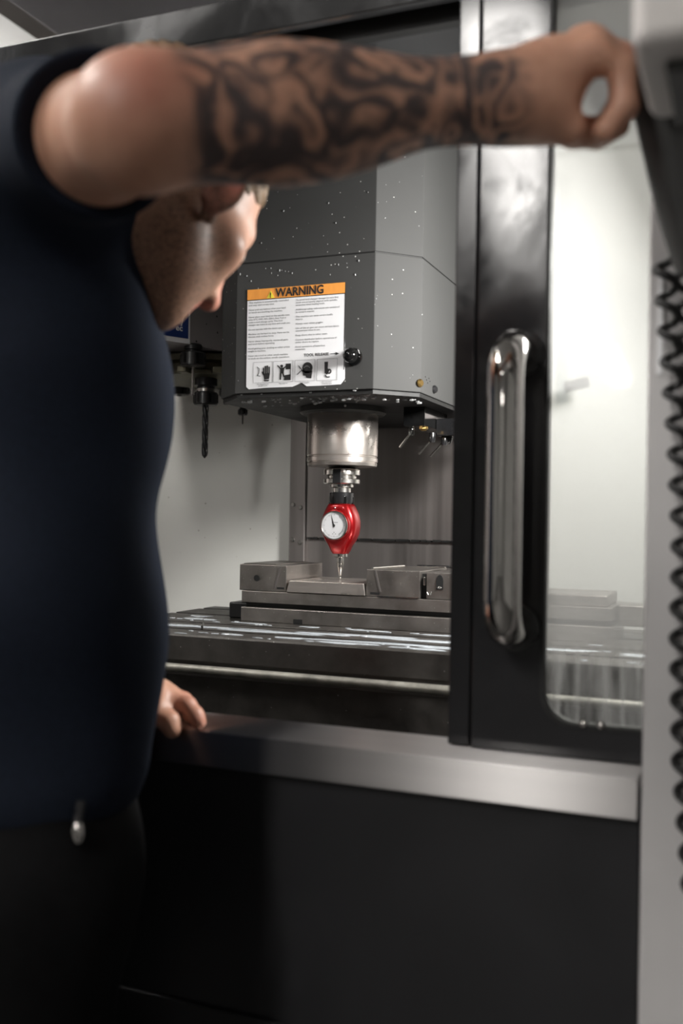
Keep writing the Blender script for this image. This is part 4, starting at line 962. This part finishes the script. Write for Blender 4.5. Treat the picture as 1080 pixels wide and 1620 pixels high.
for s_ in (1, -1):
    e1 = Hs * s_ * 0.92 - Hf * 0.38; e1 /= np.linalg.norm(e1); e2 = np.cross(Hu, e1); e2 /= np.linalg.norm(e2)
    ea = [e1, e2, Hu]; ec = HP(0.0850 * s_, 0.001, -0.012)
    bd.ell(ec, (0.0080, 0.0190, 0.0320), ea, 0.006)
    bd.ell(ec + e1 * 0.0075 - Hf * -0.002, (0.0060, 0.0105, 0.0180), ea, 0.005, True)
    bd.ell(HP(0.0790 * s_, 0.010, -0.040), (0.0060, 0.0090, 0.0090), AX, 0.006)

man = thing('person', 'man in navy t-shirt and black trousers leaning in with tattooed arm raised', 'person', (float(hip[0]), float(hip[1]), 0.0))
lo = np.min([RS, LS, LE, hip - 0.3, RW], axis=0) - 0.12; hi_ = np.max([RW, hp(990, 100, .06), HP(0, 0, .13), LS, tip[0], c7], axis=0) + 0.09
lo[2] = hip[2] - 0.25
V, F_ = skin_of(bd, lo, hi_, 0.0028)
sk = skin_obj('skin', V, F_, 'white_wall', man, man.location)
# pigment masks: red = ink, green = beard hair, blue = flush of blood
t_ = ((V - RE) @ fd) / fl; rd = np.linalg.norm(V - RE - ((V - RE) @ fd)[:, None] * fd, axis=1)
ink = sm(0.06, 0.13, t_) * (1 - sm(0.93, 1.02, t_)) * (rd < 0.085)
hl = (V - HC) @ np.array(AX).T
inhead = (np.abs(hl[:, 0]) < 0.10) & (hl[:, 1] > -0.13) & (hl[:, 1] < 0.14) & (hl[:, 2] > -0.17) & (hl[:, 2] < 0.14)
jaw = sm(0.000, -0.030, hl[:, 2] + 0.35 * (hl[:, 1] - 0.02)) * sm(-0.045, -0.01, hl[:, 1]) * sm(-0.150, -0.115, hl[:, 2])
must = np.exp(-((hl[:, 2] + 0.055) / 0.008) ** 2) * (hl[:, 1] > 0.07) * (np.abs(hl[:, 0]) < 0.035)
beard = np.where(inhead, np.clip(jaw + must, 0, 1), 0)
flush = np.zeros(len(V))
flush = np.maximum(flush, np.where(inhead & (np.abs(hl[:, 0]) > 0.070) & (np.abs(hl[:, 2]) < 0.045) & (hl[:, 1] < 0.012), 1.0, 0))
flush = np.maximum(flush, np.where(inhead & (hl[:, 1] > 0.10), 0.6, 0))
flush = np.maximum(flush, 0.7 * np.exp(-(np.linalg.norm(V - (RE + fto * 0.045 + fup * 0.015), axis=1) / 0.035) ** 2))
for q in tip + mid + [hp(984, 100, .02), hp(990, 160, .02)]: flush = np.maximum(flush, 0.7 * np.exp(-(np.linalg.norm(V - q, axis=1) / 0.014) ** 2))
lips = np.where(inhead & (hl[:, 1] > 0.082) & (np.abs(hl[:, 0]) < 0.026) & (hl[:, 2] < -0.056) & (hl[:, 2] > -0.081), 1.0, 0); flush = np.maximum(flush, lips); beard = beard * (1 - lips)
at_ = sk.data.attributes.new('pigment', 'FLOAT_COLOR', 'POINT')
at_.data.foreach_set('color', np.stack([ink, beard, flush, np.ones(len(V))], 1).astype(np.float32).ravel())
ey = np.minimum(np.linalg.norm(V - HP(0.032, 0.0765, 0.002), axis=1), np.linalg.norm(V - HP(-0.032, 0.0765, 0.002), axis=1)) < 0.0136
a2 = sk.data.attributes.new('eye', 'FLOAT', 'POINT'); a2.data.foreach_set('value', ey.astype(np.float32))
def skin_mat():
    m, nt, b = nmat('skin'); L = nt.links.new
    at = nd(nt, 'ShaderNodeAttribute', attribute_name='pigment'); sp = nd(nt, 'ShaderNodeSeparateColor'); L(at.outputs['Color'], sp.inputs[0])
    tc = nd(nt, 'ShaderNodeTexCoord')
    n = nd(nt, 'ShaderNodeTexNoise', Scale=60.0, Detail=4.0); L(tc.outputs['Object'], n.inputs['Vector'])
    base = ramp(nt, n.outputs[0], [(0.3, (0.47, 0.245, 0.165)), (0.7, (0.55, 0.30, 0.205))])
    def mix(fac, a, col):
        x = nd(nt, 'ShaderNodeMix', data_type='RGBA'); L(fac, x.inputs[0]); L(a, x.inputs[6]); x.inputs[7].default_value = (*col, 1); return x.outputs[2]
    fl_ = nd(nt, 'ShaderNodeMath', operation='MULTIPLY'); L(sp.outputs[2], fl_.inputs[0]); fl_.inputs[1].default_value = 0.6
    c = mix(fl_.outputs[0], base, (0.50, 0.13, 0.105))
    # tattoo: curling bands and shaded clouds of blue-black ink
    wn = nd(nt, 'ShaderNodeTexNoise', Scale=15.0, Detail=2.0, Roughness=0.5); L(tc.outputs['Object'], wn.inputs['Vector'])
    vm = nd(nt, 'ShaderNodeMapping'); vm.inputs['Scale'].default_value = (0.11, 0.11, 0.11); L(wn.outputs['Color'], vm.inputs[0])
    ad = nd(nt, 'ShaderNodeVectorMath', operation='ADD'); L(tc.outputs['Object'], ad.inputs[0]); L(vm.outputs[0], ad.inputs[1])
    vo = nd(nt, 'ShaderNodeTexVoronoi', Scale=26.0); L(ad.outputs[0], vo.inputs['Vector'])
    wv = nd(nt, 'ShaderNodeMath', operation='MULTIPLY'); L(vo.outputs['Distance'], wv.inputs[0]); wv.inputs[1].default_value = 13.0
    sn = nd(nt, 'ShaderNodeMath', operation='SINE'); L(wv.outputs[0], sn.inputs[0])
    cl2 = nd(nt, 'ShaderNodeTexNoise', Scale=30.0, Detail=4.0, Roughness=0.6); L(ad.outputs[0], cl2.inputs['Vector'])
    am = nd(nt, 'ShaderNodeMath', operation='MULTIPLY_ADD'); L(sn.outputs[0], am.inputs[0]); am.inputs[1].default_value = 0.17; L(cl2.outputs[0], am.inputs[2])
    k = ramp(nt, am.outputs[0], [(0.30, 0.08), (0.45, 0.54), (0.64, 0.92)])
    mk = nd(nt, 'ShaderNodeMath', operation='MULTIPLY'); L(k, mk.inputs[0]); L(sp.outputs[0], mk.inputs[1])
    c = mix(mk.outputs[0], c, (0.028, 0.028, 0.034))
    bn = nd(nt, 'ShaderNodeTexNoise', Scale=420.0, Detail=2.0); L(tc.outputs['Object'], bn.inputs['Vector'])
    bk = ramp(nt, bn.outputs[0], [(0.35, 0.35), (0.65, 0.9)])
    bm_ = nd(nt, 'ShaderNodeMath', operation='MULTIPLY'); L(bk, bm_.inputs[0]); L(sp.outputs[1], bm_.inputs[1])
    c = mix(bm_.outputs[0], c, (0.085, 0.048, 0.026))
    ea_ = nd(nt, 'ShaderNodeAttribute', attribute_name='eye'); c = mix(ea_.outputs['Fac'], c, (0.6, 0.58, 0.55))
    L(c, b.inputs['Base Color']); b.inputs['Roughness'].default_value = 0.48
    b.inputs['Subsurface Weight'].default_value = 0.12; b.inputs['Subsurface Radius'].default_value = (1.0, 0.35, 0.2); b.inputs['Subsurface Scale'].default_value = 0.006
    bp = nd(nt, 'ShaderNodeBump', Strength=0.12, Distance=0.001); L(bn.outputs[0], bp.inputs['Height']); L(bp.outputs[0], b.inputs['Normal'])
skin_mat(); sk.data.materials[0] = M['skin']
# hair: short crop
simple('hair_brown', (0.16, 0.095, 0.045), 0.6, scale=260, var=0.5, bump=0.8, stretch=(1, 1, 0.3))
hr = Field(); hr.ell(HP(0, -0.019, 0.043), (0.0780, 0.1000, 0.0865), AX, 0.02).cone(HP(0, -0.06, -0.02), HP(0, -0.055, 0.03), 0.052, 0.07, 0.03)
hr.warp(lambda P: 0.0022 * np.sin(P[:, 0] * 310 + 2 * np.sin(P[:, 2] * 200)) * np.sin(P[:, 1] * 280 + P[:, 2] * 330))
hr.cut(HP(0, 0.056, 0.045), -(Hf * 0.85 - Hu * 0.52) * -1 * -1, 0.006)
hr.cut(HP(0, -0.02, -0.012), Hu * 0.80 - Hf * 0.60 * 1.0, 0.006)
for s_ in (1, -1): hr.ell(HP(0.083 * s_, 0.000, -0.012), (0.02, 0.026, 0.038), AX, 0.004, True)
V2, F2 = skin_of(hr, HC - 0.16, HC + 0.16, 0.0028)
skin_obj('hair', V2, F2, 'hair_brown', man, man.location)
# shirt
sh = Field(); HEMZ = 0.938
front = FWD * 0.02
sh.ell(chest + front, (0.182, 0.132, 0.20), TAX, 0.05).ell(upper + FWD * 0.0, (0.185, 0.130, 0.115), TAX, 0.06)
sh.ell(waist + FWD * 0.012, (0.185, 0.142, 0.19), TAX, 0.08).ell(hip + FWD * 0.005 + UPV * 0.02, (0.178, 0.124, 0.15), TAX, 0.06)
sh.cone(c7 - UPV * 0.01, RS, 0.076, 0.074, 0.05).cone(c7 - UPV * 0.01, LS, 0.076, 0.074, 0.05)
SD = (RE - RS) / np.linalg.norm(RE - RS); SE = RS + SD * 0.178
LD = (LE - LS) / np.linalg.norm(LE - LS); LEH = LS + LD * 0.17
sh.cone(RS, SE + SD * 0.05, 0.073, 0.0605, 0.05).cone(LS, LEH + LD * 0.05, 0.074, 0.066, 0.05)
def folds(P):
    u = P @ RGT; f = P @ FWD; z = P[:, 2]
    a = np.sin(38 * (u * 0.5 + f * 0.8) + 16 * z + 2.2 * np.sin(7 * z + 3 * u)); b = np.sin(22 * (f - 0.7 * u) - 30 * z + 1.5 * np.sin(9 * u))
    lowz = sm(1.55, 1.15, z)
    return -(0.0045 * a * lowz + 0.0035 * b * (1 - 0.5 * lowz)) - 0.004 * np.sin(60 * (z - 0.9)) * sm(0.99, 0.93, z) * np.sin(12 * u + 9 * f)
sh.warp(folds)
# cut the sleeves: a hollow behind the hem and nothing beyond it
_a = np.cross(SD, UPV); _a /= np.linalg.norm(_a); sh.ell(SE + SD * 0.052, (0.050, 0.095, 0.095), [SD, _a, np.cross(SD, _a)], 0.004, True).cone(SE - SD * 0.030, SE + SD * 0.03, 0.0470, 0.0490, 0.003, True)
_b = np.cross(LD, FWD); _b /= np.linalg.norm(_b); sh.ell(LEH + LD * 0.052, (0.050, 0.090, 0.090), [LD, _b, np.cross(LD, _b)], 0.004, True).cone(LEH - LD * 0.03, LEH + LD * 0.03, 0.048, 0.052, 0.003, True)
sh.cut(np.array([hip[0], hip[1], HEMZ]), np.array([0.02, 0.03, 1.0]), 0.006)
sh.ell(hip - UPV * 0.04, (0.175, 0.125, 0.085), TAX, 0.004, True)
sh.cone(c7 + (HP(0, -0.03, -0.065) - c7) * 0.45, HP(0, -0.02, -0.02), 0.068, 0.075, 0.004, True)
lo = np.min([hip - 0.26, LS - 0.2, SE - 0.12], axis=0); hi_ = np.max([hip + 0.27, LS + 0.16, SE + 0.12, chest + 0.27], axis=0); lo[2] = HEMZ - 0.03; hi_[2] = RS[2] + 0.14
V3, F3 = skin_of(sh, lo, hi_, 0.0035)
so = skin_obj('shirt', V3, F3, 'shirt_navy', man, man.location); so['label'] = 'navy blue short-sleeved t-shirt'
# trousers and shoes
tr = Field(); hj = {1: hip + RGT * 0.095 - UPV * 0.05, -1: hip - RGT * 0.095 - UPV * 0.05}
foot = {1: np.array([hip[0], hip[1], 0]) + RGT * 0.13 - FWD * 0.10, -1: np.array([hip[0], hip[1], 0]) - RGT * 0.10 + FWD * 0.02}
tr.ell(hip - UPV * 0.03, (0.172, 0.122, 0.115), TAX, 0.03).ell(hip + UPV * 0.03, (0.165, 0.116, 0.12), TAX, 0.03)
for s_ in (1, -1):
    kn_ = (hj[s_] + foot[s_] + UPV * 0.10) / 2 + FWD * 0.03
    tr.cone(hj[s_], kn_, 0.098, 0.072, 0.05).cone(kn_, foot[s_] + UPV * 0.10, 0.074, 0.062, 0.02)
tr.warp(lambda P: -0.0035 * np.sin(30 * P[:, 2] + 14 * (P @ RGT)) - 0.002 * np.sin(55 * (P @ FWD) + 20 * P[:, 2]))
tr.cut(np.array([0, 0, 0.07]), UPV, 0.004); tr.cut(np.array([0, 0, 0.965]), -UPV, 0.004)
lo = hip - 0.34; hi_ = hip + 0.34; lo[2] = 0.04; hi_[2] = 1.0
V4, F4 = skin_of(tr, lo, hi_, 0.007)
tz = skin_obj('trousers', V4, F4, 'trouser_black', man, man.location); tz['label'] = 'black work trousers'
for s_ in (1, -1):
    b0 = foot[s_]; f_ = Field()
    f_.ell(b0 + UPV * 0.055 - FWD * 0.01, (0.043, 0.075, 0.055), TAX, 0.03).ell(b0 + FWD * 0.10 + UPV * 0.040, (0.048, 0.10, 0.040), TAX, 0.04).cone(b0 + UPV * 0.06, b0 + UPV * 0.13, 0.045, 0.047, 0.02)
    f_.cut(np.array([0, 0, 0.002]), UPV, 0.003)
    Vf, Ff = skin_of(f_, b0 - 0.24, b0 + 0.24, 0.006); skin_obj('shoe', Vf, Ff, 'leather_black', man, man.location)
# pocket edge and steel clip at the belt
pk = [BP(118, 1312, .835), BP(112, 1345, .832), BP(124, 1372, .832), BP(150, 1352, .838), BP(162, 1310, .845)]
ck = thing('belt_clip', 'small shiny metal clip hanging at the man\'s belt under the shirt hem', 'clip', tuple(BP(122, 1318, .83)))
cc_ = Vector(BP(122, 1318, .825))
G().ball(cc_, (0.0065, 0.005, 0.0105), 14).build('hook', 'chrome', ck)
G().tube([cc_ + Vector(CU) * 0.008, cc_ + Vector(CU) * 0.022 + Vector(CF) * 0.012], 0.004, 8).build('strap', 'black_plastic', ck)
